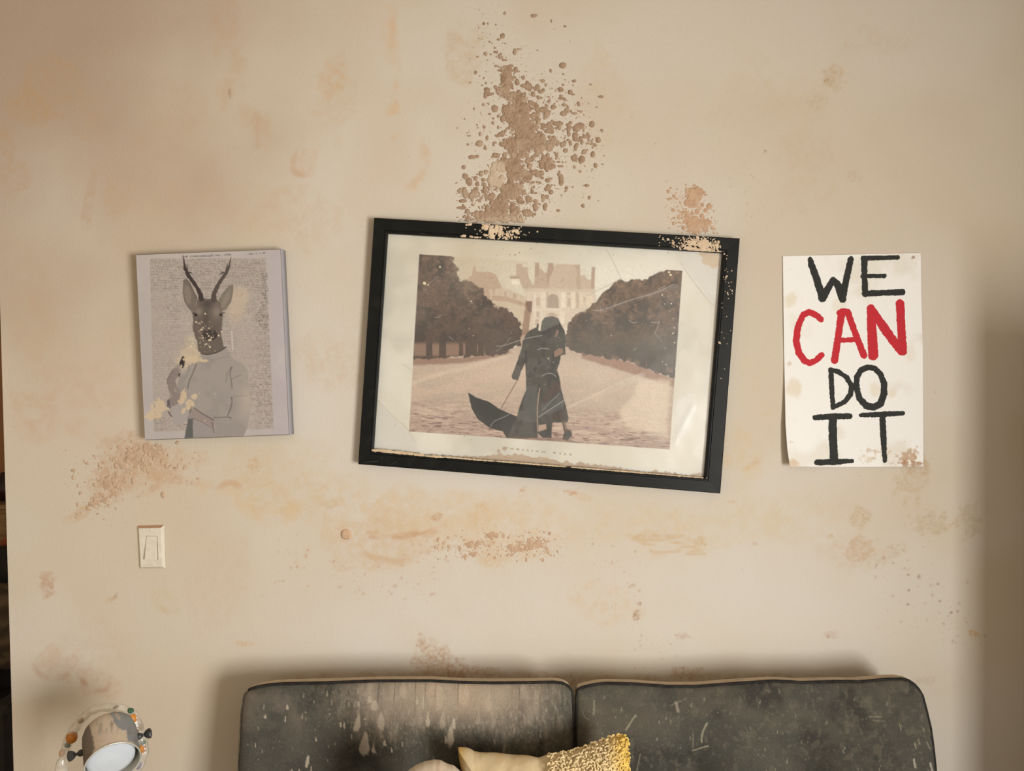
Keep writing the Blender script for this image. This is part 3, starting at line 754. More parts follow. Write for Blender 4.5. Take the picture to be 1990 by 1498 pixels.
fill(L5([(1035, 320), (1060, 310), (1060, 350), (1045, 380), (1020, 390), (1030, 350)]), (150, 122, 98), .7, 1, .2, 5, 3, bm_)
fill(L5([(1015, 530), (1060, 500), (1100, 500), (1110, 540), (1070, 570), (1020, 590)]), (156, 124, 98), .75, 1, .5, 3, 3, bm_)
fill(L5([(600, 700), (640, 660), (690, 710), (650, 815), (600, 800)]), (98, 92, 84), .6, 1.2, .5, 3, 3, bm_)
fill(L5([(740, 880), (840, 880), (850, 1050), (840, 1240), (720, 1230), (700, 1100)]), (90, 89, 82), .65, 2, .5, 5, 3, bm_)
fill(L5([(1000, 850), (1075, 830), (1075, 920), (920, 1060), (900, 1000)]), (84, 62, 50), .6, 2, .5, 5, 3, bm_)
fill(L5([(890, 1080), (1080, 940), (1115, 1030), (1110, 1110), (860, 1180)]), (88, 88, 82), .5, 2, .5, 5, 3, bm_)
fill(L5([(1000, 1160), (1120, 1110), (1140, 1210), (1000, 1230)]), (66, 44, 34), .6, 2, .5, 5, 3, bm_)
line(L5([(872, 900), (852, 1050), (848, 1180), (852, 1330)]), .8, (168, 142, 118), .9, .9, pm)
fill(L5([(860, 1270), (935, 1260), (940, 1310), (860, 1335)]), (186, 156, 130), .9, 1, .2, 5, 3, pm)
line(L5([(990, 1245), (985, 1390)]), .5, (60, 54, 48), .8, .8, pm, False)
line(L5([(1110, 1240), (1135, 1330)]), 3.6, (104, 84, 70), .7, 1, pm, False)
fill([(990, 848), (1100, 850), (1130, 862), (1060, 866), (960, 860)], (110, 84, 70), .5, 3, 1, 8, 3, pm)
C = C*(1+pm*(fbm(X, Y, 2.2, 4, 2)-.5)*.22)[..., None]
# caught reflections and scuffs in the surface of the sheet, dried drops
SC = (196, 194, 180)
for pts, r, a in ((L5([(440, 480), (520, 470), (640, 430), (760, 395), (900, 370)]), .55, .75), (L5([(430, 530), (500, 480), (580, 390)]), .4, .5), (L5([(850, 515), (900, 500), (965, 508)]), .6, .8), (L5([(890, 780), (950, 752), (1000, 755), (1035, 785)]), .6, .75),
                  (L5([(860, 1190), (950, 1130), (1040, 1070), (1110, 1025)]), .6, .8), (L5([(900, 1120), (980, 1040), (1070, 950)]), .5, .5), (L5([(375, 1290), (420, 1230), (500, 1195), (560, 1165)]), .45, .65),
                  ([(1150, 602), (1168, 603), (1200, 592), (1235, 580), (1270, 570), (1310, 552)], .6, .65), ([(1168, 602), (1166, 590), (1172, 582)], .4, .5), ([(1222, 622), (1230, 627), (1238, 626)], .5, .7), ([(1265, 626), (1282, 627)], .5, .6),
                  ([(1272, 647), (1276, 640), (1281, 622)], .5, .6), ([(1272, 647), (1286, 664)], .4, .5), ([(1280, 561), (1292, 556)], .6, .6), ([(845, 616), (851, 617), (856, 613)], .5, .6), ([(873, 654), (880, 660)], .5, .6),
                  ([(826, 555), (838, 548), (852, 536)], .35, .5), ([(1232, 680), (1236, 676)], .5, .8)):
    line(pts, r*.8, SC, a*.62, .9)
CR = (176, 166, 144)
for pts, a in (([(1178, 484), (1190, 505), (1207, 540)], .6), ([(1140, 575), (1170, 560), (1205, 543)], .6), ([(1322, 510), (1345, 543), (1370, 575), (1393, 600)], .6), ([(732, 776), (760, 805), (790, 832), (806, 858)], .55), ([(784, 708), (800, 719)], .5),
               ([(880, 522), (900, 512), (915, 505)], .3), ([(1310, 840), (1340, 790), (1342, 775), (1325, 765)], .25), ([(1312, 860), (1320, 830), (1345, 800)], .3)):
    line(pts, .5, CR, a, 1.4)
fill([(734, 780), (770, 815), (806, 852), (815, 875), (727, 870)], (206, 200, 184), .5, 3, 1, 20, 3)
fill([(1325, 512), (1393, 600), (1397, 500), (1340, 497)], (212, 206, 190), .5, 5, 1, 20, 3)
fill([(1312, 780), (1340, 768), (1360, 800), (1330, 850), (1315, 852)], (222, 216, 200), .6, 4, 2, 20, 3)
r_ = np.random.RandomState(3)
for (a0, b0, a1, b1, n_, cc) in ((800, 500, 1320, 720, 26, (224, 208, 176)), (1285, 560, 1320, 720, 18, (224, 208, 176)), (900, 470, 1320, 500, 26, (140, 112, 84)), (740, 470, 1390, 880, 40, (156, 136, 108))):
    for _ in range(n_):
        x0, y0 = r_.uniform(a0, a1), r_.uniform(b0, b1); rr = .4+r_.rand()**3*1.2
        m_ = (1-sstep(rr-.4, rr+.6, np.hypot(X-x0, Y-y0)))*.8; C = mixc(C, alb(cc), m_)
for (x0, y0, rr) in ((825, 550.5, 3), (855, 518.5, 1.8), (1300, 529, 2), (1303, 534, 2.2)): C = mixc(C, alb((238, 220, 172)), 1-sstep(rr-.6, rr+.5, np.hypot(X-x0, Y-y0)))
for (x0, y0, rx, ry) in ((969, 876.5, 3, 4), (980, 871.5, 4, 4)): C = mixc(C, alb((178, 150, 122)), sstep(.35, .6, gauss(X, Y, x0, y0, rx, ry))*.9)
# tan silt line standing along the lower edge of the sheet
yb = 877+(X-725)*(929-877)/(1370-725)
hgt = np.interp(X, [725, 860, 905, 930, 965, 1005, 1040, 1060, 1090, 1120, 1160, 1230, 1262, 1268, 1285, 1340, 1350, 1372], [2, 2, 5, 9, 12, 17, 13, 15, 10, 9, 9, 6, 3, 6, 7, 3, 8, 9])
edge = yb-hgt-(fbm(X, 0*X, 7, 3, 4)-.5)*10-(vnoise(X/5, 0*X, 5)-.5)*4
sm_ = sstep(-.8, .8, Y-edge); C = mixc(C, alb((186, 160, 130)), sm_); C = mixc(C, alb((172, 142, 112)), sm_*sstep(.5, .7, fbm(X, Y, 12, 4, 4))*.6)
C = mixc(C, alb((160, 132, 104)), np.exp(-((Y-edge)/1.0)**2)*.4*sm_)
# silt in the top corners
C = mixc(C, alb((206, 176, 138)), sstep(.42, .6, gauss(X, Y, 1382, 505, 22, 14, 25)+(fbm(X, Y, 8, 3, 4)-.5)*.9)*.75)
C = mixc(C, alb((200, 176, 142)), gauss(X, Y, 905, 490, 20, 60)*.35)
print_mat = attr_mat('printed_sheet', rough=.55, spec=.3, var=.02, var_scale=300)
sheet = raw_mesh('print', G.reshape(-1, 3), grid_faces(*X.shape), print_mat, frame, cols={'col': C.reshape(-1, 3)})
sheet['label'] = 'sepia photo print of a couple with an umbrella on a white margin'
ink = proc_mat('grey_print_ink', lin((176, 164, 138)), lin((150, 138, 112)), 900, .7)
text_part('caption_word', 'P  A  R  I  S  I  A  N', (983, 872.5), (1060, 880), PY-.0022, ink, frame, .0046, label='small spaced grey word PARISIAN')
text_part('caption_word', 'K  I  S  S', (1076, 881.5), (1111, 885), PY-.0022, ink, frame, .0046, label='small spaced grey word KISS')
# loose clear plastic cover with wrinkles
G2 = quad_grid(corn, 170, 120, PY-.006)
X2, Y2 = proj(G2)
wv = (fbm(X2, Y2, 70, 6, 3)-.5)*.0035
for pts, am in (([(1178, 484), (1207, 540)], .0012), ([(1322, 510), (1393, 600)], .0016), ([(732, 776), (806, 858)], .0016), ([(1150, 602), (1310, 552)], .0012), ([(980, 668), (1060, 648)], .0012), ([(1045, 810), (1100, 775)], .0014), ([(1085, 800), (1245, 727)], .0014), ([(1310, 860), (1345, 790)], .0007)):
    d = sd_line(X2, Y2, pts, 0); wv = wv-am*np.exp(-(d/5)**2)
G2[..., 1] += wv
gm, N, L, b = new_mat('clear_plastic_film')
for n_ in list(N): 
    if n_.type == 'BSDF_PRINCIPLED': N.remove(n_)
out = [n_ for n_ in N if n_.type == 'OUTPUT_MATERIAL'][0]
tr_ = N.new('ShaderNodeBsdfTransparent'); gl = N.new('ShaderNodeBsdfGlossy'); gl.inputs['Roughness'].default_value = .32
df = N.new('ShaderNodeBsdfDiffuse'); df.inputs['Color'].default_value = (.72, .70, .62, 1)
mx = N.new('ShaderNodeMixShader'); mx2 = N.new('ShaderNodeMixShader'); fr = sheen(N, L, .035, .5)
nz = N.new('ShaderNodeTexNoise'); nz.inputs['Scale'].default_value = 4; nz.inputs['Detail'].default_value = 6; tc = N.new('ShaderNodeTexCoord'); L.new(tc.outputs['Object'], nz.inputs['Vector'])
mr = N.new('ShaderNodeMapRange'); mr.inputs['From Min'].default_value = .45; mr.inputs['From Max'].default_value = .75; mr.inputs['To Max'].default_value = .10; mr.inputs['To Min'].default_value = .015
L.new(nz.outputs['Fac'], mr.inputs['Value']); L.new(mr.outputs['Result'], mx2.inputs['Fac'])
L.new(tr_.outputs[0], mx2.inputs[1]); L.new(df.outputs[0], mx2.inputs[2]); L.new(fr.outputs[0], mx.inputs['Fac']); L.new(mx2.outputs[0], mx.inputs[1]); L.new(gl.outputs[0], mx.inputs[2]); L.new(mx.outputs[0], out.inputs['Surface'])
cov = raw_mesh('plastic_cover', G2.reshape(-1, 3), grid_faces(*X2.shape), gm, frame); cov['label'] = 'wrinkled clear plastic cover'
# mud on the moulding
def on_frame(X, Y): return (sd_poly(X, Y, OUT) < -.5) & (sd_poly(X, Y, lerpq(OUT, INN, .96)) > -.3)
FM = dict(parent=frame, col=(216, 188, 152), col2=(200, 168, 130), light=(226, 202, 168), hmax=1.6, keep=on_frame)
mm = mud_patch('mud_crust', 890, 1080, 425, 480, FY-.0003,
    [(944, 440, 7, 7, 0, 1.1), (955, 452, 6, 16, 0, 1.05), (963, 447, 6, 13, 10, .85), (972, 450, 6, 11, 10, .8), (945, 457, 8, 4, 0, .9), (913, 436, 3, 3, 0, 1), (906, 438, 2.5, 2.5, 0, 1), (985, 455, 10, 8, 0, .66), (900, 459, 6, 3, 0, .9), (925, 461, 14, 2, 4, .9)],
    [(985, 455, 14, 9, 40, .8, 3.2), (1005, 452, 12, 8, 24, .6, 2.4), (960, 450, 24, 9, 40, .5, 1.6)], thr=.60, nz=7, seed=4, **FM); mm['kind'] = 'stuff'
mm['label'] = 'pale mud flakes on the left half of the top rail'
mm = mud_patch('mud_crust', 1278, 1420, 450, 505, FY-.0003,
    [(1368, 476, 10, 12, 0, 1.1), (1348, 470, 16, 9, 0, .74), (1340, 482, 14, 4, 0, .9), (1362, 486, 22, 3, 4, 1), (1388, 478, 8, 9, 0, .62)],
    [(1345, 474, 18, 9, 120, .5, 2.6), (1385, 480, 12, 9, 70, .5, 2.6), (1300, 468, 14, 8, 34, .5, 1.6), (1400, 500, 8, 10, 12, .6, 1.6)], thr=.56, nz=5, seed=9, **FM); mm['kind'] = 'stuff'
mm['label'] = 'pale mud flakes on the right end of the top rail'
mm = mud_patch('mud_crust', 1376, 1436, 496, 760, FY-.0003, [(1410, 520, 4, 4, 0, .1)], [(1412, 540, 7, 30, 34, .5, 1.4), (1405, 640, 8, 60, 14, .5, 1.3), (1398, 665, 1, 2, 2, 1.2, 1.8)], seed=2, **FM); mm['kind'] = 'stuff'
mm['label'] = 'pale mud specks down the right rail'
mm = mud_patch('mud_crust', 722, 1375, 870, 936, FY+.0012, [(770, 879, 50, 2.2, 5, 1), (745, 876, 18, 2.0, 4, 1), (830, 886, 40, 1.3, 5, .8), (1000, 899, 130, .9, 4.6, .95), (1200, 915, 120, .9, 4.6, .95), (900, 891, 60, 1.2, 5, .9), (1300, 923, 70, .9, 4.6, .9)], [], thr=.5, nz=9, seed=7, s=.7, rough_amp=.4, **{**FM, 'keep': None, 'col': (206, 180, 140), 'hmax': .8}); mm['kind'] = 'stuff'
mm['label'] = 'pale silt line along the inner edge of the bottom rail'
# scuffs on the bottom rail
sc_mat = proc_mat('worn_lacquer', lin((110, 106, 96)), lin((80, 78, 72)), 200, .7)
for pts in ([(704, 899), (722, 897), (735, 896)], [(757, 903), (766, 899), (771, 898)], [(742, 888), (743, 893)], [(1282, 946), (1290, 947), (1296, 949)], [(1402, 643), (1412, 648), (1421, 651)], [(816, 453.5), (826, 454)], [(795, 905), (797, 900)]):
    o = tube_px(MB(), pts, FY-.0002, .00030, 5).build('scuff_mark', sc_mat, frame); o['label'] = 'grey scratch'

# ------------------------------------------------------------------ canvas with the deer-headed figure
CY = -0.040
FC = [(264.5, 495.5), (545.5, 484.5), (562, 844), (282, 854.5)]
canvas = thing('canvas_print', 'newspaper-page canvas print of a deer-headed figure in a pale turtleneck', 'canvas print', P(415, 670, 0))
G = quad_grid(FC, 300, 380, CY)
X, Y = proj(G)
def K(pts, ox=240, oy=460, k=3.567): return [(ox+a/k, oy+b/k) for a, b in pts]
PG = (182, 171, 160)
C = np.broadcast_to(alb(PG), X.shape+(3,)).copy()
C = mixc(C, alb((182, 172, 170)), sstep(505, 560, X)*.8)
C = mixc(C, alb((194, 183, 168)), sstep(.5, .7, fbm(X, Y, 70, 3, 4))*.5)
C = mixc(C, alb((176, 164, 158)), sstep(.5, .75, fbm(X, Y, 60, 8, 4))*.5)
panel = K([(183, 152), (985, 150), (1042, 1332), (210, 1350)])
pmk = 1-sstep(-1, 1, sd_poly(X, Y, panel))
rot = Y+.0285*(X-400); cx_ = X-.047*(Y-670)
C = mixc(C, alb((172, 157, 138)), pmk*.6)
rows = .5+.5*np.cos(2*np.pi*rot/3.05)
words = sstep(.38, .62, fbm(X*1.0, np.floor(rot/3.05)*7.7, 2.2, 3, 2))
wt = (.34+.45*sstep(.5, .7, fbm(X, Y, 60, 12, 3))+.5*sstep(470, 530, X)*sstep(560, 640, Y))
C = mixc(C, alb((104, 94, 88)), pmk*sstep(.45, .9, rows)*words*np.clip(wt, 0, .8))
rowm = sstep(.42, .60, fbm(X, np.floor(rot/3.3)*5.1, 2.0, 9, 2))
C = mixc(C, alb((92, 84, 80)), (1-sstep(-.5, .5, sd_poly(X, Y, K([(955, 250), (1000, 250), (1012, 660), (960, 640), (900, 560), (960, 470)]))))*sstep(.3, .7, .5+.5*np.cos(2*np.pi*rot/3.3))*rowm*.8)
for (a0, b0, a1, b1) in ((250, 605, 460, 600), (680, 680, 735, 678)): line(K([(a0, b0), (a1, b1)]), .4, (206, 196, 182), .45, .8, None, False)
line(K([(750, 660), (758, 780)]), 1.6, (208, 198, 184), .5, 1, None, False)
C = mixc(C, alb((200, 178, 148)), sstep(.3, .9, gauss(X, Y, 462, 590, 24, 40, 10)+(fbm(X, Y, 20, 4, 4)-.5)*.7)*.6)
C = mixc(C, alb((214, 190, 152)), sstep(.3, .8, gauss(X, Y, 372, 690, 26, 30, 20)+(fbm(X, Y, 16, 4, 4)-.5)*.7)*.5)
# body
GR = (158, 148, 136); GR2 = (140, 128, 118)
def B(pts): return K(pts, 310, 640, 6.81)
shirt = B([(560, 330), (650, 332), (740, 310), (830, 270), (890, 235), (915, 300), (980, 395), (1080, 440), (1150, 510), (1170, 700), (1200, 820), (1200, 1000), (1180, 1200), (1150, 1330), (1110, 1415), (330, 1440), (370, 1250), (360, 1190), (300, 1260), (240, 1275), (180, 1230), (150, 1080), (140, 900), (230, 760), (260, 640), (330, 560), (400, 470), (500, 400)])
sm2 = fill(shirt, GR, 1, .9, .6, 8, 3)
C = mixc(C, alb((144, 134, 124)), sm2*sstep(.45, .7, fbm(X, Y, 26, 5, 4))*.55)
C = mixc(C, alb((180, 166, 146)), sm2*gauss(X, Y, 480, 775, 14, 26)*.8)
arm = fill(B([(245, 460), (180, 530), (105, 650), (110, 780), (140, 850), (130, 940), (160, 1010), (220, 1030), (290, 940), (300, 860), (230, 760), (210, 680), (250, 600), (280, 540)]), (138, 124, 114), 1, .9, .5, 8, 3)
C = mixc(C, alb((166, 152, 138)), arm*sstep(.5, .7, fbm(X, Y, 12, 5, 4))*.5)
fill(B([(160, 1030), (270, 970), (350, 900), (400, 960), (400, 1080), (350, 1200), (290, 1270), (220, 1265), (170, 1200)]), (166, 155, 144), .9, .9, .5, 8, 3)
fill(B([(400, 1060), (470, 1040), (600, 1120), (720, 1190), (715, 1310), (560, 1230), (430, 1170), (370, 1180)]), (150, 134, 124), .9, .9, .5, 8, 3)
fill(B([(330, 1440), (380, 1180), (450, 1180), (440, 1280), (450, 1435)]), (88, 88, 84), .9, 1.2, .5, 8, 3)
fill(B([(440, 1200), (700, 1310), (720, 1400), (700, 1430), (450, 1435)]), (150, 140, 132), .7, 2, .5, 8, 3)
for pts, r, a in (([(490, 450), (440, 580), (395, 680), (375, 780)], .9, .65), ([(390, 470), (385, 560), (330, 650)], .6, .35), ([(950, 500), (935, 600), (950, 680), (960, 780)], .8, .6), ([(960, 660), (1030, 620), (1080, 600)], .5, .4), ([(950, 900), (960, 960), (935, 1060), (905, 1130)], 1.0, .6), ([(720, 1165), (800, 1165), (880, 1160), (960, 1170)], .7, .6), ([(960, 910), (1050, 880), (1160, 880)], .4, .3),
                  ([(460, 1040), (560, 1110), (680, 1180), (715, 1200)], .7, .7), ([(700, 1230), (710, 1300), (722, 1365)], .8, .6), ([(405, 950), (415, 1050), (400, 1100)], .9, .7), ([(430, 1170), (560, 1230), (700, 1310)], .5, .4), ([(900, 1140), (930, 1170), (945, 1210)], .6, .4), ([(180, 530), (110, 650), (105, 720)], .7, .6), ([(960, 500), (900, 580), (880, 700)], 1.5, .25), ([(500, 420), (700, 400), (900, 360)], 2, .12)):
    line(B(pts), r, (84, 74, 70), a, 1.2)
line(B([(310, 365), (330, 380), (290, 430), (300, 480)]), [1.5]*13, (46, 40, 40), .95, .8)
fill(B([(300, 360), (345, 370), (330, 470), (310, 520), (265, 480), (262, 440)]), (48, 42, 42), .95, .8, .6, 4, 3)
fill(B([(245, 590), (285, 575), (265, 630), (248, 630)]), (60, 50, 48), .9, .8, .4, 4, 3)
fill(B([(100, 940), (130, 920), (150, 1010), (150, 1050), (100, 1030)]), (88, 80, 84), .9, 1, .6, 4, 3)
line(B([(120, 1090), (155, 1150)]), 1.3, (84, 74, 78), .8, 1, None, False)
# deer head, ears, antlers
def D(pts): return K(pts, 320, 490, 8.8125)
HB = (108, 96, 84)
neck = B([(435, 0), (830, 0), (815, 60), (850, 230), (885, 232), (830, 275), (740, 315), (640, 335), (560, 325), (510, 280), (495, 120)])
fill(neck, (106, 95, 83), 1, .8, .5, 6, 3)
line(B([(545, 322), (640, 333), (740, 312), (830, 270), (882, 232)]), .8, (54, 44, 42), .8, .8)
fill(D([(350, 468), (385, 480), (430, 540), (500, 680), (560, 800), (530, 900), (505, 970), (475, 1030), (400, 950), (335, 850), (308, 700), (310, 580), (325, 490)]), (118, 106, 94), 1, .8, .3, 6, 3)
fill(D([(350, 560), (420, 600), (460, 720), (440, 880), (380, 880), (330, 700)]), (140, 128, 114), .7, 2.5, .3, 6, 3)
line(D([(325, 490), (350, 470), (385, 482), (430, 540), (500, 680), (555, 790)]), .9, (74, 64, 58), .7, 1)
fill(D([(1150, 555), (1178, 575), (1170, 700), (1140, 850), (1060, 970), (960, 1030), (920, 950), (930, 810), (1000, 690), (1090, 585)]), (126, 116, 100), 1, .8, .3, 6, 3)
fill(D([(1130, 620), (1120, 780), (1030, 930), (960, 960), (1000, 780)]), (146, 134, 114), .7, 2.5, .3, 6, 3)
face = D([(560, 810), (640, 790), (740, 805), (830, 790), (900, 810), (960, 890), (980, 1000), (1000, 1080), (985, 1200), (975, 1320), (960, 1420), (975, 1500), (540, 1500), (500, 1400), (475, 1280), (490, 1150), (475, 1050), (500, 960), (540, 900)])
fm_ = fill(face, HB, 1, .8, .4, 6, 3)
C = mixc(C, alb((96, 84, 76)), fm_*sstep(.45, .7, fbm(X, Y, 12, 5, 4))*.5)
C = mixc(C, alb((82, 72, 66)), fm_*gauss(X, Y, 403, 591, 10, 7)*.9)
C = mixc(C, alb((150, 136, 120)), fm_*(gauss(X, Y, 386, 605, 6, 6)+gauss(X, Y, 421, 606, 8, 10))*.6)
C = mixc(C, alb((88, 78, 70)), fm_*gauss(X, Y, 400, 620, 6, 16)*.8)
for pts in ([(470, 1040), (520, 1050), (560, 1080)], [(950, 1060), (990, 1040), (1030, 1030)]): line(D(pts), .7, (50, 42, 40), .8, .9)
for (x0, y0, rx, ry) in ((380.5, 612, 2.8, 2.4), (429, 612, 2.2, 2.6)): C = mixc(C, alb((36, 30, 30)), sstep(.4, .6, gauss(X, Y, x0, y0, rx, ry)))
for pts, rr in (([(322, 50), (330, 150), (345, 280), (400, 390), (490, 510), (560, 620), (610, 710), (628, 800)], [.4, 1.5, 2.6, 3.6, 3.4, 3.6, 4.2, 4.8]), ([(1135, 80), (1110, 220), (1070, 330), (1000, 430), (930, 530), (880, 630), (845, 720), (838, 810)], [.4, 1.8, 2.6, 3.2, 3.6, 4, 4.6, 5.6]),
                ([(405, 350), (440, 350), (482, 376)], [1.6, 1.3, .3]), ([(1010, 345), (970, 362), (930, 386)], [1.8, 1.2, .3]), ([(385, 330), (380, 210)], [2, .5]), ([(1060, 320), (1075, 185)], [1.8, .5])):
    wx, wy = wob(1.2, 3, 5)
    d = sd_line(X+wx, Y+wy, D(pts), rr); C = mixc(C, alb((68, 58, 54) if pts[0][0] < 600 else (86, 76, 68)), 1-sstep(-.5, .6, d))
fill(D([(640, 1400), (660, 1350), (740, 1330), (860, 1335), (895, 1390), (890, 1460), (840, 1500), (700, 1500), (650, 1460)]), (70, 60, 56), .85, 1.2, 1, 4, 3)
fill(B([(560, 40), (610, 15), (740, 15), (770, 60), (740, 130), (650, 145), (590, 110)]), (68, 60, 56), .8, 1.2, 1, 4, 3)
r_ = np.random.RandomState(5)
for _ in range(70):
    x0, y0 = r_.normal(396, 13), r_.normal(648, 16); rr = .5+r_.rand()**3*1.3
    C = mixc(C, alb((222, 204, 166)), (1-sstep(rr-.4, rr+.5, np.hypot(X-x0, Y-y0)))*.85)
for _ in range(50):
    x0, y0 = r_.uniform(290, 540), r_.uniform(530, 840); rr = .4+r_.rand()**3
    C = mixc(C, alb((216, 196, 156) if _ % 2 else (140, 120, 100)), (1-sstep(rr-.4, rr+.5, np.hypot(X-x0, Y-y0)))*.7)
# smears of silt on the picture
for (x0, y0, rx, ry, an) in ((310, 790, 16, 18, 20), (300, 808, 20, 8, 0), (357, 768, 7, 12, 10), (368, 785, 9, 12, 30), (352, 780, 8, 6, 0), (376, 770, 8, 6, 0), (374, 786, 5, 5, 0), (352, 712, 2.5, 5, 10), (375, 698, 26, 8, 0), (400, 700, 14, 4, 0), (355, 800, 4, 7, 30)):
    C = mixc(C, alb((206, 182, 146)), sstep(.5, .62, gauss(X, Y, x0, y0, rx, ry, an)*.9+(fbm(X, Y, 7, 3, 4)-.5)*.9)*.8)
# wrap the canvas round its stretcher: front grid + rounded edge ring + sides
h, w = X.shape
ring_i = np.concatenate([np.arange(w), (np.arange(1, h)*w+w-1), ((h-1)*w+np.arange(w-2, -1, -1)), (np.arange(h-2, 0, -1)*w)])
Vg = G.reshape(-1, 3); Cg = C.reshape(-1, 3); cen = Vg.mean(0)
rv = Vg[ring_i]; off = rv-cen; off[:, 1] = 0
allv = [Vg]; allcol = [Cg]; fcs = [grid_faces(h, w)]; prev = ring_i; nb = len(Vg)
for (sc2, yy) in ((1.006, CY+.002), (1.008, CY+.005), (1.008, -.003), (.95, -.002)):
    rr = cen+off*sc2; rr[:, 1] = yy; allv.append(rr)
    cc = Cg[ring_i]*.99; side = np.broadcast_to(alb((170, 166, 164)), cc.shape)
    allcol.append(cc if sc2 < 1.007 else side)
    cur = nb+np.arange(len(ring_i)); nx_ = np.roll(cur, -1); px_ = np.roll(prev, -1)
    fcs.append(np.stack([prev, px_, nx_, cur], -1)[:, ::-1]); prev = cur; nb += len(ring_i)
canvas_mat = attr_mat('canvas_weave', rough=.75, spec=.2, var=.05, var_scale=900, bump=[(900, .0004, .4, 2)])
o = raw_mesh('stretched_canvas', np.concatenate(allv), np.concatenate(fcs), canvas_mat, canvas, cols={'col': np.concatenate(allcol)})
o['label'] = 'canvas printed with a deer-headed figure over old newsprint'
ink2 = proc_mat('faded_black_ink', lin((112, 100, 90)), lin((84, 74, 68)), 900, .7)
text_part('page_heading', 'THE  CHRONICLES  No.  1790', (352, 501), (449, 496.5), CY-.0008, ink2, canvas, .0048, label='faded page heading')
text_part('page_number', 'Ch. 1 — 8', (484, 495), (515, 493), CY-.0008, ink2, canvas, .0048, label='small page reference')

# ------------------------------------------------------------------ hand-painted paper sign
SGN = [(1521, 497.5), (1789.5, 491), (1794.5, 906), (1535, 906.5)]
nx_s, ny_s = 250, 380
u = np.linspace(0, 1, nx_s)[None, :]; v = np.linspace(0, 1, ny_s)[:, None]
left = np.interp(v[:, 0], [0, .45, .8, .92, 1], [1521, 1523.5, 1526.5, 1530, 1535])[:, None]
right = np.interp(v[:, 0], [0, .2, .45, .7, 1], [1789.5, 1790.5, 1793.5, 1794, 1794.5])[:, None]
PXs = left*(1-u)+right*u
top_y = 497.5+(491-497.5)*u; bot_y = 906.5+(906-906.5)*u+1.2*np.sin(u*np.pi)
PYs = top_y*(1-v)+bot_y*v
lift = .0025+.022*sstep(.45, 1.1, v)*(1-sstep(0, .40, u))*1.0+.010*sstep(.75, 1.1, v)*sstep(.7, 1.05, u)+.003*(fbm(PXs, PYs, 110, 4, 2)-.3)+.004*sstep(.9, 1.05, v)
SG = P(PXs, PYs, -lift)
X, Y = PXs, PYs
def S(pts): return [(1500+a/3.403, 480+b/3.403) for a, b in pts]
k3 = 1/3.403
wx, wy = (fbm(X, Y, 3.2, 3, 3, .7)-.5)*3.0, (fbm(X, Y, 3.2, 8, 3, .7)-.5)*3.0
Xp, Yp = X+wx, Y+wy
def strokes(lst):
    d = None
    for pts, r in lst:
        r = [q*k3*1.15 for q in r] if isinstance(r, list) else r*k3*1.15
        e = sd_line(Xp, Yp, S(pts), r); d = e if d is None else np.minimum(d, e)
    return d
dB = strokes([([(253, 82), (262, 115), (300, 220), (335, 340)], [15, 19, 21, 22]), ([(335, 335), (402, 218)], [26, 15]), ([(404, 215), (435, 250), (468, 345)], [17, 22, 22]), ([(468, 340), (495, 200), (522, 78)], [20, 20, 17]),
    ([(612, 82), (612, 200), (618, 312)], [19, 17, 18]), ([(605, 73), (720, 72), (832, 69)], [15, 14, 13]), ([(600, 192), (745, 190)], [13, 13]), ([(615, 308), (740, 303), (862, 298)], [18, 17, 19]),
    ([(390, 812), (396, 940), (405, 1062)], [15, 15, 14]), ([(388, 812), (440, 824), (495, 862), (528, 920), (520, 975), (480, 1025), (402, 1062)], [13, 14, 15, 16, 16, 15, 12]),
    ([(636, 796), (590, 812), (562, 860), (560, 930), (580, 1000), (625, 1050), (670, 1060), (720, 1035), (740, 970), (742, 900), (715, 835), (675, 800), (636, 796)], [17, 17, 16, 17, 18, 20, 20, 20, 20, 18, 17, 17, 17]),
    ([(288, 1128), (400, 1120), (514, 1117)], [16, 18, 17]), ([(402, 1125), (404, 1260), (412, 1415)], [24, 24, 25]), ([(298, 1425), (420, 1420), (530, 1415)], [17, 18, 12]),
    ([(588, 1112), (730, 1106), (865, 1099)], [12, 17, 14]), ([(730, 1110), (738, 1260), (747, 1412)], [18, 18, 13])])
dR = strokes([([(325, 478), (290, 448), (245, 430), (205, 450), (172, 530), (160, 620), (178, 700), (215, 752), (250, 768), (290, 750), (328, 716)], [17, 18, 18, 18, 19, 20, 20, 20, 18, 17, 18]),
    ([(462, 432), (440, 580), (415, 748)], [22, 19, 22]), ([(472, 425), (500, 430), (548, 560), (608, 716)], [18, 20, 19, 20]), ([(455, 617), (555, 612)], [15, 14]), ([(500, 426), (448, 434)], [18, 18]),
    ([(652, 405), (662, 560), (670, 715)], [22, 28, 30]), ([(655, 400), (745, 540), (855, 690)], [20, 27, 24]), ([(848, 375), (856, 540), (866, 690)], [26, 24, 25])])
C = np.broadcast_to(alb((244, 238, 223)), X.shape+(3,)).copy()
C = mixc(C, alb((226, 215, 190)), sstep(.5, .75, fbm(X, Y, 60, 3, 4))*.6)
for (a0, b0, rx, ry, al_, cc) in ((125, 350, 12, 14, .5, (222, 204, 160)), (150, 930, 16, 18, .55, (222, 200, 160)), (680, 940, 12, 14, .4, (224, 204, 160)), (450, 390, 14, 18, .35, (226, 208, 168)), (790, 970, 8, 10, .4, (222, 200, 158)), (140, 1430, 12, 8, .6, (206, 170, 120)), (920, 690, 10, 20, .3, (226, 206, 170))):
    x0, y0 = S([(a0, b0)])[0]; C = mixc(C, alb(cc), sstep(.25, .8, gauss(X, Y, x0, y0, rx, ry)+(fbm(X, Y, 10, 3, 4)-.5)*.6)*al_)
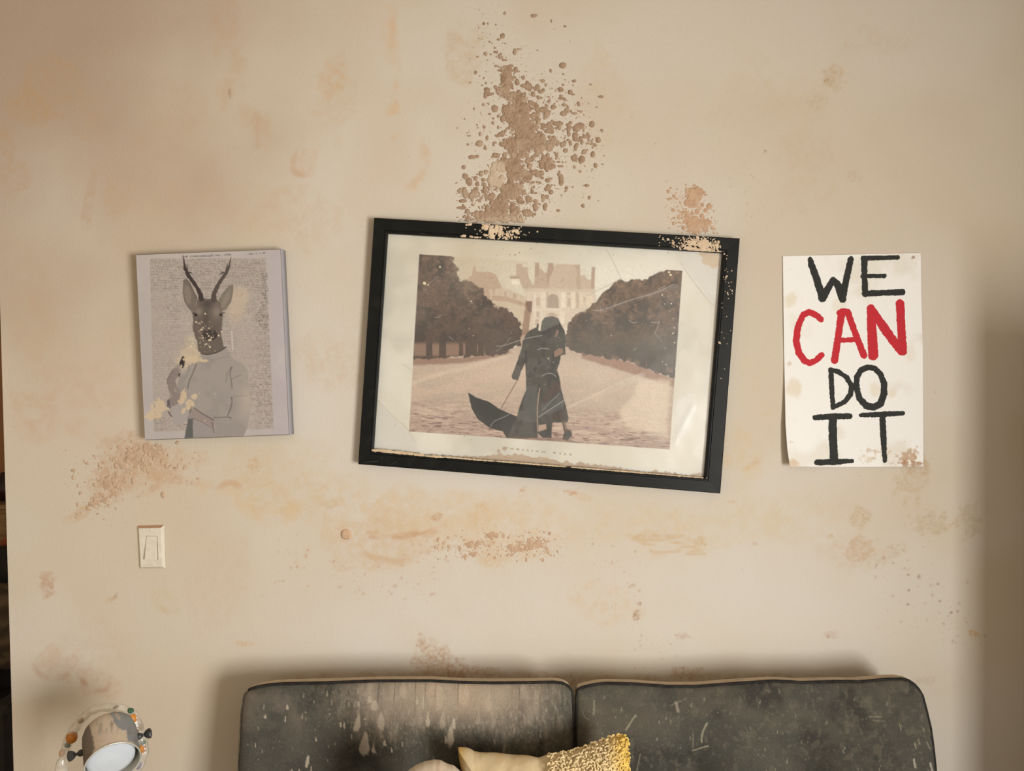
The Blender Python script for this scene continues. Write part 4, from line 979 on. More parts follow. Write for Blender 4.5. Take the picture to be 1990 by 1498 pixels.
for (a0, b0, rx, ry, al_, cc) in ((700, 1360, 26, 14, .6, (206, 176, 136)), (640, 1400, 24, 10, .5, (210, 182, 142)), (900, 1380, 24, 18, .75, (188, 148, 106)), (900, 1430, 30, 8, .8, (176, 134, 96)), (960, 1350, 14, 16, .6, (190, 150, 110)), (935, 70, 6, 4, .8, (150, 110, 90)), (115, 1290, 8, 4, .6, (200, 170, 130)), (110, 770, 6, 4, .5, (200, 170, 140)), (390, 1325, 10, 2, .6, (190, 160, 120))):
    x0, y0 = S([(a0, b0)])[0]; C = mixc(C, alb(cc), sstep(.48, .66, gauss(X, Y, x0, y0, rx, ry)*.75+(fbm(X, Y, 9, 5, 5, .65)-.5)*1.5)*al_)
sm, N, L, b = new_mat('painted_paper')
aC = N.new('ShaderNodeAttribute'); aC.attribute_name = 'col'
def ink_mix(prev, attr, colr, c2):
    a = N.new('ShaderNodeAttribute'); a.attribute_name = attr
    nz = N.new('ShaderNodeTexNoise'); nz.inputs['Scale'].default_value = 700; nz.inputs['Detail'].default_value = 3
    tc = N.new('ShaderNodeTexCoord'); L.new(tc.outputs['Object'], nz.inputs['Vector'])
    ad = N.new('ShaderNodeMath'); ad.operation = 'MULTIPLY_ADD'; ad.inputs[1].default_value = 1.6; L.new(nz.outputs['Fac'], ad.inputs[0]); L.new(a.outputs['Fac'], ad.inputs[2])
    mr = N.new('ShaderNodeMapRange'); mr.inputs['From Min'].default_value = .45; mr.inputs['From Max'].default_value = 1.15; mr.inputs['To Min'].default_value = 1; mr.inputs['To Max'].default_value = 0
    L.new(ad.outputs[0], mr.inputs['Value'])
    n2 = N.new('ShaderNodeTexNoise'); n2.inputs['Scale'].default_value = 60; n2.inputs['Detail'].default_value = 5; L.new(tc.outputs['Object'], n2.inputs['Vector'])
    cr = N.new('ShaderNodeMix'); cr.data_type = 'RGBA'; cr.inputs[6].default_value = (*colr, 1); cr.inputs[7].default_value = (*c2, 1); L.new(n2.outputs['Fac'], cr.inputs[0])
    mx = N.new('ShaderNodeMix'); mx.data_type = 'RGBA'; L.new(mr.outputs['Result'], mx.inputs[0]); L.new(prev, mx.inputs[6]); L.new(cr.outputs[2], mx.inputs[7])
    return mx.outputs[2]
o1 = ink_mix(aC.outputs['Color'], 'ink_black', tuple(lin((30, 31, 30))), tuple(lin((52, 53, 50))))
o2 = ink_mix(o1, 'ink_red', tuple(lin((200, 34, 50))), tuple(lin((176, 44, 52))))
L.new(o2, b.inputs['Base Color']); b.inputs['Roughness'].default_value = .7; b.inputs['Specular IOR Level'].default_value = .25
Bk = SG+np.array([0, .0005, 0])
hs, ws = X.shape; n0 = hs*ws
ri = np.concatenate([np.arange(ws), (np.arange(1, hs)*ws+ws-1), ((hs-1)*ws+np.arange(ws-2, -1, -1)), (np.arange(hs-2, 0, -1)*ws)])
rim = np.stack([ri, np.roll(ri, -1), np.roll(ri, -1)+n0, ri+n0], -1)
far = np.full(n0, 9.0)
o = raw_mesh('paper_sign', np.concatenate([SG.reshape(-1, 3), Bk.reshape(-1, 3)]), np.concatenate([grid_faces(hs, ws), grid_faces(hs, ws, n0)[:, ::-1], rim]), sm,
    cols={'col': np.concatenate([C.reshape(-1, 3), C.reshape(-1, 3)])}, floats={'ink_black': np.concatenate([dB.ravel(), far]), 'ink_red': np.concatenate([dR.ravel(), far])})
tag(o, 'white paper sign hand-painted WE CAN DO IT in black and red, taped flat to the wall'.replace(', taped flat to the wall', ' on the wall'), 'sign')

# ------------------------------------------------------------------ light switch
sw_mat = proc_mat('ivory_plastic', lin((214, 208, 194)), lin((206, 199, 184)), 60, .35, spec=.5)
dust_mat = proc_mat('settled_dust', lin((186, 148, 116)), lin((170, 132, 100)), 120, .9)
sw = thing('light_switch', 'ivory rocker light switch on the wall below the newspaper picture', 'light switch', P(296, 1062, 0))
SQ = [(268.5, 1021), (319.5, 1020), (322, 1103.5), (273, 1104.5)]
cs = np.array([P(*p, 0) for p in SQ]); ctr = cs.mean(0)
r0 = cs; r1 = ctr+(cs-ctr)*[.98, 1, .985]; rings = [r0+[0, -.0005, 0], r0+[0, -.0015, 0], ctr+(cs-ctr)*[.85, 1, .905]+[0, -.0088, 0], ctr+(cs-ctr)*[.83, 1, .895]+[0, -.0091, 0]]
mb = MB(); vv = [p for R in rings for p in R]; ff = [[j*4+k, j*4+(k+1) % 4, (j+1)*4+(k+1) % 4, (j+1)*4+k] for j in range(3) for k in range(4)]+[[12, 13, 14, 15]]
mb.add(vv, [f[::-1] for f in ff]); mb.build('cover_plate', sw_mat, sw, smooth=False)
gp = proc_mat('shadow_gap', lin((120, 108, 92)), lin((104, 94, 80)), 60, .7)  # dark inset drawn for the shade in the gap round the rocker
mb = MB(); ga = np.array([P(*p, -.0092) for p in ((284.3, 1041), (306, 1041), (307.6, 1087.2), (283.2, 1087.2))]); gb = ga+[0, .0004, 0]
mb.add(list(ga)+list(gb), [[0, 3, 2, 1], [4, 5, 6, 7]]+[[k, (k+1) % 4, (k+1) % 4+4, k+4] for k in range(4)]); o = mb.build('rocker_gap', gp, sw, smooth=False)
# rocker: wedge, bottom standing proud
a = [P(*p, -.0093) for p in ((285, 1042), (305, 1042), (306.5, 1086), (284, 1086))]
a = np.array(a); back = a.copy(); front = a.copy(); front[0, 1] = front[1, 1] = -.0102; front[2, 1] = front[3, 1] = -.0185
front[:, 0] = front[:, 0]*.97+front[:, 0].mean()*.03
ch = front.copy(); ch[:, 1] += .0008; ch = ch+(ch-ch.mean(0))*[.03, 0, .02]
mb = MB(); vv = list(back)+list(ch)+list(front)
mb.add(vv, [[j*4+k, (j+1)*4+k, (j+1)*4+(k+1) % 4, j*4+(k+1) % 4] for j in range(2) for k in range(4)]+[[8, 9, 10, 11][::-1]])
mb.build('rocker', sw_mat, sw, smooth=False)
for (sx_, sy_) in ((293.5, 1030), (297, 1097)):
    mb = MB(); mb.lathe([(.0030, 0), (.0030, .0008), (.0022, .0014), (.0001, .0015)], P(sx_, sy_, -.0089), (0, -1, 0), 16); mb.build('screw', sw_mat, sw)
mb = MB(); tb = np.array([rings[1][0]+[.0005, -.0003, 0], rings[1][1]+[-.0005, -.0003, 0], rings[2][1]+[0, -.0004, 0], rings[2][0]+[0, -.0004, 0]])
low = tb+np.array([0, .0006, -.0002]); mb.add(list(tb)+list(low), [[0, 3, 2, 1], [3, 7, 6, 2], [0, 4, 7, 3], [1, 2, 6, 5], [4, 5, 6, 7], [0, 1, 5, 4]])
o = mb.build('dust_layer', dust_mat, sw, smooth=False); o['label'] = 'brown dust on the top bevel'
# ------------------------------------------------------------------ sofa
SOF_N = np.array([0, 1, -.15]); SOF_P = P(1140, 1322, -.145)
sofa_mat = attr_mat('stained_suede', rough=.9, spec=.12, var=.16, var_scale=330, bump=[(420, .0008, .5, 4), (30, .004, .25, 3)])
fabric = proc_mat('dark_grey_fabric', lin((70, 68, 61)), lin((58, 56, 50)), 40, .95, bump=.0006, bscale=500, spec=.15)
pipe_mat = proc_mat('black_piping', lin((26, 25, 25)), lin((44, 41, 38)), 60, .7, spec=.2)
pipe_dusty = proc_mat('dusty_piping', lin((112, 110, 92)), lin((70, 68, 60)), 40, .8, spec=.2)
xl_, _, _ = P(466, 1400, -.25); xr_, _, _ = P(1814, 1400, -.25); xmid = float(P(1117, 1400, -.25)[0])
sofa = thing('sofa', 'dark grey two-cushion sofa with black piping, splashed with dried mud', 'sofa', (xmid, -.5, 0))
def sofa_cushion(topc, leftc, rightc, dimples, paint, seed, dusty_left):
    tx = [p[0] for p in topc]; ty = [p[1] for p in topc]
    tt = np.concatenate([np.arange(0, 192, 1.6), np.arange(192, 430, 4.0)])
    ncol = int((tx[-1]-tx[0])/1.7)
    s = np.linspace(0, 1, ncol)[None, :]; t = tt[:, None]
    x_top = tx[0]+(tx[-1]-tx[0])*s
    ytop = np.interp(x_top, tx, ty)
    k_ = min(1, 1)
    Yp = ytop+t*(1470-ytop*0-1325)/145.0
    xl = np.interp(Yp, [p[1] for p in leftc], [p[0] for p in leftc]); xr = np.interp(Yp, [p[1] for p in rightc], [p[0] for p in rightc])
    Xp = xl*(1-s)+xr*s
    G = Pn(Xp, Yp, SOF_P, SOF_N)
    de = np.minimum(np.minimum(Xp-xl, xr-Xp), Yp-ytop)
    rnd = np.sqrt(np.clip(1-(1-np.clip(de/26, 0, 1))**2, 0, 1))
    puff = .016*rnd+.012*np.sin(np.pi*s)*np.clip(t/120, 0, 1)+.004*(fbm(Xp, Yp, 60, seed, 3)-.5)*rnd
    for (dx, dy, dd, rr) in dimples:
        g_ = np.hypot(Xp-dx, (Yp-dy)*.9)
        puff = puff-dd*np.exp(-(g_/rr)**1.4)
        an = np.arctan2(Yp-dy, Xp-dx); puff = puff+.0016*np.cos(an*9+2)*np.exp(-((g_-rr*1.1)/rr)**2)
    # little gathers along the seams
    puff = puff+.0011*np.cos(Yp/2.2+.0*Xp)*np.exp(-np.clip(xr-Xp, 0, 99)/9)*rnd+.0008*np.cos(Yp/2.4)*np.exp(-np.clip(Xp-xl, 0, 99)/9)*rnd
    G = G-puff[..., None]*np.array([0, 1, .0])
    C = paint(Xp, Yp)
    h, w = Xp.shape
    Vg = G.reshape(-1, 3); Cg = C.reshape(-1, 3)
    ri = np.concatenate([np.arange(h-1, 0, -1)*w, np.arange(w), np.arange(1, h)*w+w-1])
    path = Vg[ri].copy()
    allv = [Vg]; allc = [Cg]; fc = [grid_faces(h, w)]; prev = ri; nb = len(Vg); cen = np.array([Vg[:, 0].mean(), 0, Vg[:, 2].mean()])
    tan_ = alb((196, 174, 142)); dk = alb((84, 80, 70))
    side = np.abs(path[:, 0]-cen[0])
    topm = sstep(.0, .012, path[:, 2]-(path[:, 2].max()-.03))[:, None]
    for (bk, shr, dz) in ((.006, 0, .0015), (.02, .002, .0015), (.036, .006, -.004), (.05, .012, -.014), (.066, .03, -.03), (.066, .1, -.1)):
        q = path.copy(); q[:, 1] += bk; q[:, 0] = cen[0]+(q[:, 0]-cen[0])*(1-shr*.4); q[:, 2] += dz*topm[:, 0]
        if shr >= .03: q[:, 2] = cen[2]+(q[:, 2]-cen[2])*(1-shr)
        cc = tan_*topm+dk*(1-topm)
        cc = cc*(.82+.4*fbm(np.arange(len(q))*1.7, q[:, 1]*900, 12, seed, 4))[:, None]
        cur = nb+np.arange(len(q)); nb += len(q); allv.append(q); allc.append(np.clip(cc, 0, 1))
        fc.append(np.stack([prev[:-1], prev[1:], cur[1:], cur[:-1]], -1)[:, ::-1]); prev = cur
    nb0 = prev
    allF = [list(map(int, f)) for f in np.concatenate(fc)]+[[int(i) for i in nb0]]
    o = raw_mesh('back_cushion', np.concatenate(allv), allF, sofa_mat, sofa, cols={'col': np.concatenate(allc)})
    p_ = path+np.array([0, -.001, .001]); st = 3; n_left = h-1
    if dusty_left:
        mb = MB(); mb.tube(p_[:n_left+6:st], .0026, 7); q = mb.build('piping', pipe_dusty); q.parent = o; q.matrix_parent_inverse = o.matrix_world.inverted(); q['label'] = 'dusty greenish piping on the left edge'
        mb = MB(); mb.tube(p_[n_left+4::st]+[0, -.0015, 0], .0038, 8)
    else: mb = MB(); mb.tube(p_[::st]+[0, -.0015, 0], .0038, 8)
    q = mb.build('piping', pipe_mat); q.parent = o; q['label'] = 'black piping'
    q.matrix_parent_inverse = Matrix.Identity(4)
    return o
def base_paint(X, Y, seed):
    C = np.broadcast_to(alb((76, 73, 63)), X.shape+(3,)).copy()
    C = mixc(C, alb((57, 54, 47)), sstep(.45, .7, fbm(X, Y, 70, seed, 4))*.7)
    C = mixc(C, alb((88, 81, 68)), sstep(.5, .75, fbm(X, Y, 50, seed+5, 4))*.6)
    C = mixc(C, alb((104, 95, 80)), sstep(.6, .8, fbm(X, Y, 3.2, seed+2, 3))*.4)
    return C
def drop(C, X, Y, cx, cy, rx, ry, ang, col, a=.9, seed=3):
    c, s_ = math.cos(math.radians(ang)), math.sin(math.radians(ang)); dx, dy = X-cx, Y-cy
    u = (dx*c+dy*s_); v = (-dx*s_+dy*c)
    wv = rx*np.clip(.75+.45*v/ry, .15, 1.3)
    d = np.hypot(u/wv, v/ry)+(fbm(X, Y, 5, seed, 3)-.5)*.5
    return mixc(C, alb(col), (1-sstep(.75, 1.05, d))*a)
def paint_left(X, Y):
    C = base_paint(X, Y, 3)
    C = mixc(C, alb((112, 96, 78)), sstep(520, 470, X)*sstep(1440, 1330, Y)*.6)
    C = mixc(C, alb((104, 94, 82)), sstep(.45, .7, fbm(X, Y, 40, 4, 4))*gauss(X, Y, 540, 1370, 60, 60)*.7)
    z = gauss(X, Y, 870, 1330, 165, 62)+.65*gauss(X, Y, 740, 1380, 60, 60)+.5*gauss(X, Y, 1010, 1400, 110, 70)
    ns = fbm(X, Y*.3, 10, 6, 5, .6)
    C = mixc(C, alb((136, 122, 102)), sstep(.15, 1.15, z+(ns-.5)*.9)*.80)
    C = mixc(C, alb((128, 116, 98)), sstep(.35, .75, fbm(X, Y, 34, 13, 5, .65))*sstep(1480, 1350, Y)*.30)
    C = mixc(C, alb((190, 164, 134)), (gauss(X, Y, 905, 1345, 75, 32)+.5*gauss(X, Y, 830, 1340, 40, 26))*(.4+.8*fbm(X, Y*.5, 12, 14, 4))*.8)
    C = mixc(C, alb((160, 143, 120)), sstep(.70, 1.5, z*1.05+(fbm(X, Y*.25, 14, 8, 4)-.5)*1.3)*.8)
    C = mixc(C, alb((168, 154, 132)), sstep(.60, .68, fbm(X*1.0, Y*.32, 3.0, 9, 3))*sstep(.2, .8, z)*.38)
    C = mixc(C, alb((140, 128, 108)), sstep(.68, .74, fbm(X*1.0, Y*.4, 2.2, 12, 3))*sstep(.03, .3, z)*.4)
    r = np.random.RandomState(6)
    def Q(a, b): return 440+a/4.326, 1290+b/4.326
    for (a_, b_, rx, ry, an) in ((1115, 470, 8, 21, 10), (1165, 660, 12.5, 33, 8), (1310, 450, 9.5, 20, 3), (1255, 320, 10, 12, 0), (1215, 270, 6, 8, 0), (700, 780, 4.2, 14, 8), (770, 600, 2, 5, 0), (515, 430, 2, 7, 0), (530, 335, 3, 6, 0), (345, 415, 3.6, 4, 0),
                                (972, 480, 2.6, 8, 0), (1003, 490, 2.4, 7, 0), (1125, 310, 2.2, 8, 0), (1178, 433, 3, 3, 0), (1340, 635, 4, 7, 0), (1398, 690, 2, 7, 0), (1240, 710, 5, 10, 0), (1700, 430, 5, 16, 0), (1890, 570, 8, 24, 3), (1915, 470, 5, 12, 0), (1850, 600, 3, 9, 0),
                                (1610, 280, 3, 8, 0), (1665, 290, 4, 14, 0), (730, 850, 2, 8, 0), (570, 860, 1.6, 6, 15), (635, 850, 1.4, 5, 10), (680, 372, 1.2, 3, 0), (885, 390, 1.2, 4, 10), (265, 650, 1.6, 5, 0), (1060, 590, 2, 6, 0)):
        cx, cy = Q(a_, b_); C = drop(C, X, Y, cx, cy, rx, ry, an, (176, 160, 136), .9, int(a_) % 9)
    for cx, cy, rx, ry in ((785, 1335, 9, 14), (855, 1350, 12, 26), (905, 1345, 10, 22), (950, 1360, 8, 20), (862, 1390, 7, 20), (1000, 1410, 3, 12), (980, 1450, 3, 10), (930, 1390, 5, 14), (1050, 1420, 2, 8)):
        C = drop(C, X, Y, cx, cy, rx, ry, 4, (184, 164, 136), .4, int(cx) % 9)
    for _ in range(90):
        cx, cy = r.uniform(480, 1110), r.uniform(1335, 1498); q = r.rand()**3
        sel = (abs(X-cx) < 12) & (abs(Y-cy) < 16)
        if sel.any(): C[sel] = drop(C[sel], X[sel], Y[sel], cx, cy, .7+q*1.6, 1.4+q*6, r.uniform(-4, 12), (160, 146, 122), .6, 3)
    for cx in (738, 769, 809, 828, 848, 891, 1010): C = mixc(C, alb((70, 62, 52)), np.exp(-((X-cx-(Y-1325)*-.03)/.8)**2)*sstep(1395, 1330, Y)*.7)
    return C
def paint_right(X, Y):
    C = base_paint(X, Y, 5)
    C = mixc(C, alb((100, 92, 76)), sstep(.4, .7, fbm(X, Y, 46, 6, 4))*sstep(1460, 1340, Y)*.6)
    C = mixc(C, alb((112, 100, 82)), gauss(X, Y, 1150, 1400, 30, 50)*.5+gauss(X, Y, 1250, 1392, 40, 26)*.35)
    C = mixc(C, alb((112, 104, 84)), sstep(.6, .75, fbm(X, Y*.7, 9, 9, 3))*.35)
    r = np.random.RandomState(8)
    for _ in range(420):
        cx, cy = r.uniform(1125, 1805), r.uniform(1330, 1498); q = r.rand()**5
        sel = (abs(X-cx) < 10) & (abs(Y-cy) < 14)
        if sel.any(): C[sel] = drop(C[sel], X[sel], Y[sel], cx, cy, .5+q*1.2, .6+q*5, r.uniform(-10, 20), (156, 146, 118), .2+.4*r.rand(), 3)
    def seg(pts, rr, a, col=(156, 146, 118)):
        nonlocal C
        C = mixc(C, alb(col), (1-sstep(-.5, 1.2, sd_line(X, Y, smooth_pts(pts, 4), rr)+(fbm(X, Y, 2.5, 3, 3)-.5)*2))*a)
    def Q(l, ox=1080, k=4.326): return [(ox+a/k, 1290+b/k) for a, b in l]
    seg(Q([(580, 520), (610, 480), (640, 430), (665, 405)]), 1.2, .8); seg(Q([(1215, 590), (1230, 530), (1258, 470)]), 1.4, .8); seg(Q([(318, 290), (315, 400)]), 1.4, .55); seg(Q([(1150, 725), (1200, 705), (1275, 675)]), 1.2, .75)
    seg(Q([(1000, 300), (1015, 370)]), 2.5, .7, (150, 136, 116)); seg(Q([(700, 720), (670, 860)]), .6, .5); seg(Q([(1215, 610), (1220, 640)]), 1.6, .7); seg(Q([(1140, 560), (1150, 700)]), .5, .5); seg(Q([(220, 370), (235, 420), (275, 440)]), .4, .5)
    seg(Q([(870, 347), (960, 347)], 1440, 3.618), .5, .5); seg(Q([(900, 375), (985, 378)], 1440, 3.618), .5, .4); seg(Q([(705, 560), (715, 575), (702, 590), (712, 610)], 1440, 3.618), .4, .8); seg(Q([(1088, 395), (1098, 440)], 1440, 3.618), .5, .7)
    seg(Q([(1188, 645), (1200, 700)], 1440, 3.618), 1.5, .8, (176, 164, 142)); seg(Q([(1310, 680), (1325, 735)], 1440, 3.618), 1.8, .8, (176, 164, 142)); seg(Q([(1195, 535), (1205, 570)], 1440, 3.618), .8, .8); seg(Q([(1222, 505), (1230, 540)], 1440, 3.618), .8, .7); seg(Q([(1258, 430), (1265, 455)], 1440, 3.618), .7, .6); seg(Q([(1285, 530), (1310, 580)], 1440, 3.618), .7, .6)
    seg([(1300, 1365), (1330, 1352)], .6, .3)
    return C
sofa_cushion([(474, 1351), (478, 1343), (483, 1338.5), (498, 1333.5), (520, 1330), (545, 1328), (625, 1326.5), (729, 1323), (833, 1322.5), (900, 1326), (960, 1327), (1030, 1326), (1078, 1325), (1095, 1327), (1105, 1332), (1110, 1339), (1112, 1348)],
             [(1340, 476), ][:0]+[(480, 1330), (475, 1350), (470, 1382), (467, 1430), (464, 1493), (458, 1800)], [(1110, 1330), (1112, 1350), (1114, 1400), (1116, 1500), (1116, 1800)],
             [(700, 1496, .055, 50), (930, 1488, .045, 52)], paint_left, 4, True)
sofa_cushion([(1121, 1352), (1121.5, 1342), (1124, 1338), (1138, 1333.5), (1160, 1329), (1179, 1327.5), (1230, 1328.5), (1300, 1333.5), (1357, 1333.5), (1427, 1328), (1508, 1323), (1540, 1324.5), (1559, 1326), (1633, 1324), (1675, 1324.5), (1730, 1319.5), (1758, 1319), (1770, 1321), (1781, 1328), (1787, 1338), (1791, 1350)],
             [(1121, 1330), (1120, 1360), (1120, 1500), (1119, 1800)], [(1783, 1325), (1791, 1350), (1799, 1380), (1807, 1414), (1812, 1450), (1816.5, 1493), (1822, 1600), (1826, 1800)],
             [(1352, 1502, .055, 50), (1588, 1502, .055, 50)], paint_right, 7, False)
mb = MB(); mb.box((xl_+.03, -.070, .12), (xr_-.03, -.03, .60), .01); mb.build('back_frame', fabric, sofa, smooth=False)
def soft_box(name, lo, hi, mat, e=2.6, nu=40, nv=24, wr=.0, seed=2):
    lo = np.array(lo); hi = np.array(hi); c = (lo+hi)/2; h_ = (hi-lo)/2; v = []; 
    for i in range(nv+1):
        ph = math.pi*(i/nv-.5)
        for j in range(nu):
            th = 2*math.pi*j/nu
            f = lambda q: math.copysign(abs(q)**(2/e), q)
            p = np.array([f(math.cos(ph))*f(math.cos(th)), f(math.cos(ph))*f(math.sin(th)), f(math.sin(ph))]); v.append(c+h_*p)
    v = np.array(v); 
    if wr: v[:, 0] += (fbm(v[:, 2]*400, v[:, 0]*400, 14, seed, 3)-.5)*wr; v[:, 1] += (fbm(v[:, 2]*400+90, v[:, 0]*400, 14, seed+1, 3)-.5)*wr; v[:, 2] += (fbm(v[:, 0]*400+90, v[:, 1]*400, 18, seed+1, 3)-.5)*wr
    fcs = [[i*nu+j, i*nu+(j+1) % nu, (i+1)*nu+(j+1) % nu, (i+1)*nu+j] for i in range(nv) for j in range(nu)]
    return raw_mesh(name, v, fcs, mat)
for a, b_ in ((xl_, xmid-.003), (xmid+.003, xr_)):
    q = soft_box('seat_cushion', (a, -1.0, .27), (b_, -.30, .43), fabric, 9, 96, 32); fix_parent(q, sofa)
mb = MB(); mb.box((xl_+.01, -1.0, .16), (xr_-.01, -.10, .27), .01); mb.build('seat_base', fabric, sofa, smooth=False)
leg_mat = proc_mat('dark_wood', lin((62, 44, 30)), lin((48, 34, 24)), 8, .5, stretch=(1, 1, 6))
for (lx, ly) in ((xl_+.08, -.93), (xr_-.08, -.93), (xl_+.08, -.22), (xr_-.08, -.22)):
    mb = MB(); mb.lathe([(.016, 0), (.026, .165)], (lx, ly, 0), (0, 0, 1), 14, True, True); mb.build('leg', leg_mat, sofa)

# ------------------------------------------------------------------ pillows
def pillow_mesh(top, xl_pts, xr_pts, p0, n, zbot, half, nx, ny, paint, seed, lump=.004, pinch=.5):
    tx = [p[0] for p in top]; ty = [p[1] for p in top]
    s = np.linspace(0, 1, nx)[None, :]; t = np.linspace(0, 1, ny)[:, None]**1.5
    xt = tx[0]+(tx[-1]-tx[0])*s; yt = np.interp(xt, tx, ty)
    # bottom pixel row where the tilted plane meets zbot
    yb = 1500.0
    for _ in range(30):
        q = Pn(np.array([tx[0]]), np.array([yb]), p0, n)[0]; yb += (q[2]-zbot)*800
    Yp = yt*(1-t)+yb*t
    xl = np.interp(Yp, [p[1] for p in xl_pts], [p[0] for p in xl_pts]); xr = np.interp(Yp, [p[1] for p in xr_pts], [p[0] for p in xr_pts])
    Xp = xl*(1-s)+xr*s
    G = Pn(Xp, Yp, p0, n)
    d = np.minimum(np.minimum(Xp-xl, xr-Xp), np.minimum(Yp-yt, yb-Yp)); prof = np.clip(d/95.0, 0, 1); prof = np.sqrt(np.clip(1-(1-prof)**2, 0, 1))
    th = half*prof+lump*(fbm(Xp, Yp, 26, seed, 3)-.5)*sstep(0, .3, prof)
    A = G-th[..., None]*np.array([0, 1, -.1]); Bk = G+th[..., None]*np.array([0, .8, -.1])
    C = paint(Xp, Yp)
    h, w = Xp.shape; n0 = h*w
    f1 = grid_faces(h, w); f2 = grid_faces(h, w, n0)[:, ::-1]
    return np.concatenate([A.reshape(-1, 3), Bk.reshape(-1, 3)]), np.concatenate([f1, f2]), np.concatenate([C.reshape(-1, 3)]*2), A, Xp, Yp
pil_mat = attr_mat('nubby_fabric', rough=.95, spec=.1, var=.08, var_scale=500, bump=[(650, .0008, .6, 3)])
topc = [(889, 1453), (893, 1452), (905, 1453), (913, 1456), (920, 1461), (930, 1463), (960, 1463), (990, 1467), (1020, 1468), (1045, 1473), (1065, 1466), (1085, 1463), (1110, 1459), (1140, 1449), (1165, 1440), (1190, 1431), (1203, 1429), (1212, 1429), (1219, 1433)]
p0 = P(1050, 1470, -.295); nrm = np.array([0, 1, -.15])
def py_(X, Y):
    C = np.broadcast_to(alb((206, 182, 138)), X.shape+(3,)).copy()
    C = mixc(C, alb((200, 160, 84)), sstep(912, 892, X)*.8)
    C = mixc(C, alb((192, 160, 112)), sstep(.5, .75, fbm(X, Y, 22, 3, 4))*.6)
    C = mixc(C, alb((214, 172, 70)), sstep(1170, 1215, X)*.9)
    C = mixc(C, alb((170, 140, 98)), np.exp(-((X-1000+(Y-1470)*.8)/9)**2)*.5)
    return C
vv, ff, cc, Afr, Xq, Yq = pillow_mesh(topc, [(889, 1450), (893, 1480), (898, 1500), (905, 1800)], [(1219, 1430), (1221, 1450), (1219, 1500), (1216, 1800)], p0, nrm, .445, .062, 150, 130, py_, 5, .010)
pl = thing('throw_pillow', 'yellow throw pillow, plain on its left half and looped boucle on its right', 'pillow', (float(vv[:, 0].mean()), -.32, .44))
o = raw_mesh('cover', vv, ff, pil_mat, pl, cols={'col': cc}); o['label'] = 'plain dusty yellow cover'
# loops
r = np.random.RandomState(4); mb_v = []; mb_f = []; mb_c = []; nb = 0
msk = np.argwhere((Xq > 1066) & (Yq < 1585)); nseg = 7; ns = 5
seedpts = []
for yy in np.arange(1424, 1580, 4.0):
    for xx in np.arange(1066, 1222, 4.0): seedpts.append((xx+r.uniform(-1.6, 1.6), yy+r.uniform(-1.6, 1.6)))
for yy in np.arange(1580, 1760, 4.6):
    for xx in np.arange(1066, 1222, 4.6): seedpts.append((xx+r.uniform(-2, 2), yy+r.uniform(-2, 2)))
flatX = Xq.ravel(); flatY = Yq.ravel(); flatA = Afr.reshape(-1, 3)
for (xx, yy) in seedpts:
    d2 = (flatX-xx)**2+(flatY-yy)**2; i = int(d2.argmin())
    if d2[i] > 16: continue
    c0 = flatA[i]; R = r.uniform(.0032, .0056); a0 = r.uniform(0, 6.28); arc = r.uniform(2.6, 4.8)
    tilt = r.normal(0, .5, 3)+np.array([0, -1, 0]); tilt /= np.linalg.norm(tilt)
    u_ = np.cross(tilt, [0, 0, 1]); u_ /= np.linalg.norm(u_); w_ = np.cross(tilt, u_)
    pts = [c0+np.array([0, -.0025, 0])+R*(math.cos(a0+arc*k/nseg)*u_+math.sin(a0+arc*k/nseg)*w_)+tilt*r.uniform(-.0006, .0012) for k in range(nseg+1)]
    mb = MB(); mb.tube(pts, [.0014]+[.0021]*(nseg-1)+[.0014], ns, caps=True)
    mb_v += mb.v; mb_f += [[q+nb for q in f] for f in mb.f]; nb += len(mb.v)
    base_c = alb((234, 206, 152))*(1-.0)+0
    yel = sstep(1168, 1212, xx)
    cc_ = (base_c*(1-yel)+alb((236, 196, 100))*yel)*r.uniform(.82, 1.12)
    mb_c += [cc_]*len(mb.v)
o = raw_mesh('boucle_loops', np.array(mb_v), mb_f, pil_mat, pl, cols={'col': np.clip(np.array(mb_c), 0, 1)}); o['kind'] = 'stuff'; o['label'] = 'looped boucle pile'
def pb_(X, Y):
    C = np.broadcast_to(alb((194, 174, 144)), X.shape+(3,)).copy(); return mixc(C, alb((178, 150, 118)), sstep(.5, .7, fbm(X, Y, 12, 3, 4))*.6)
topb = [(776, 1522), (784, 1508), (795, 1496), (808, 1487), (825, 1480), (843, 1476.5), (856, 1477.5), (868, 1484), (882, 1488), (892, 1497), (904, 1508), (912, 1522)]
vv, ff, cc, Afr2, Xq2, Yq2 = pillow_mesh(topb, [(776, 1500), (768, 1620), (764, 1900)], [(912, 1500), (918, 1620), (920, 1900)], P(845, 1480, -.43), nrm, .445, .045, 90, 90, pb_, 8, .006)
o = raw_mesh('fuzzy_pillow', vv, ff, pil_mat, None, cols={'col': cc})
tag(o, 'small beige fuzzy pillow with a rounded top, left of the yellow pillow', 'pillow')

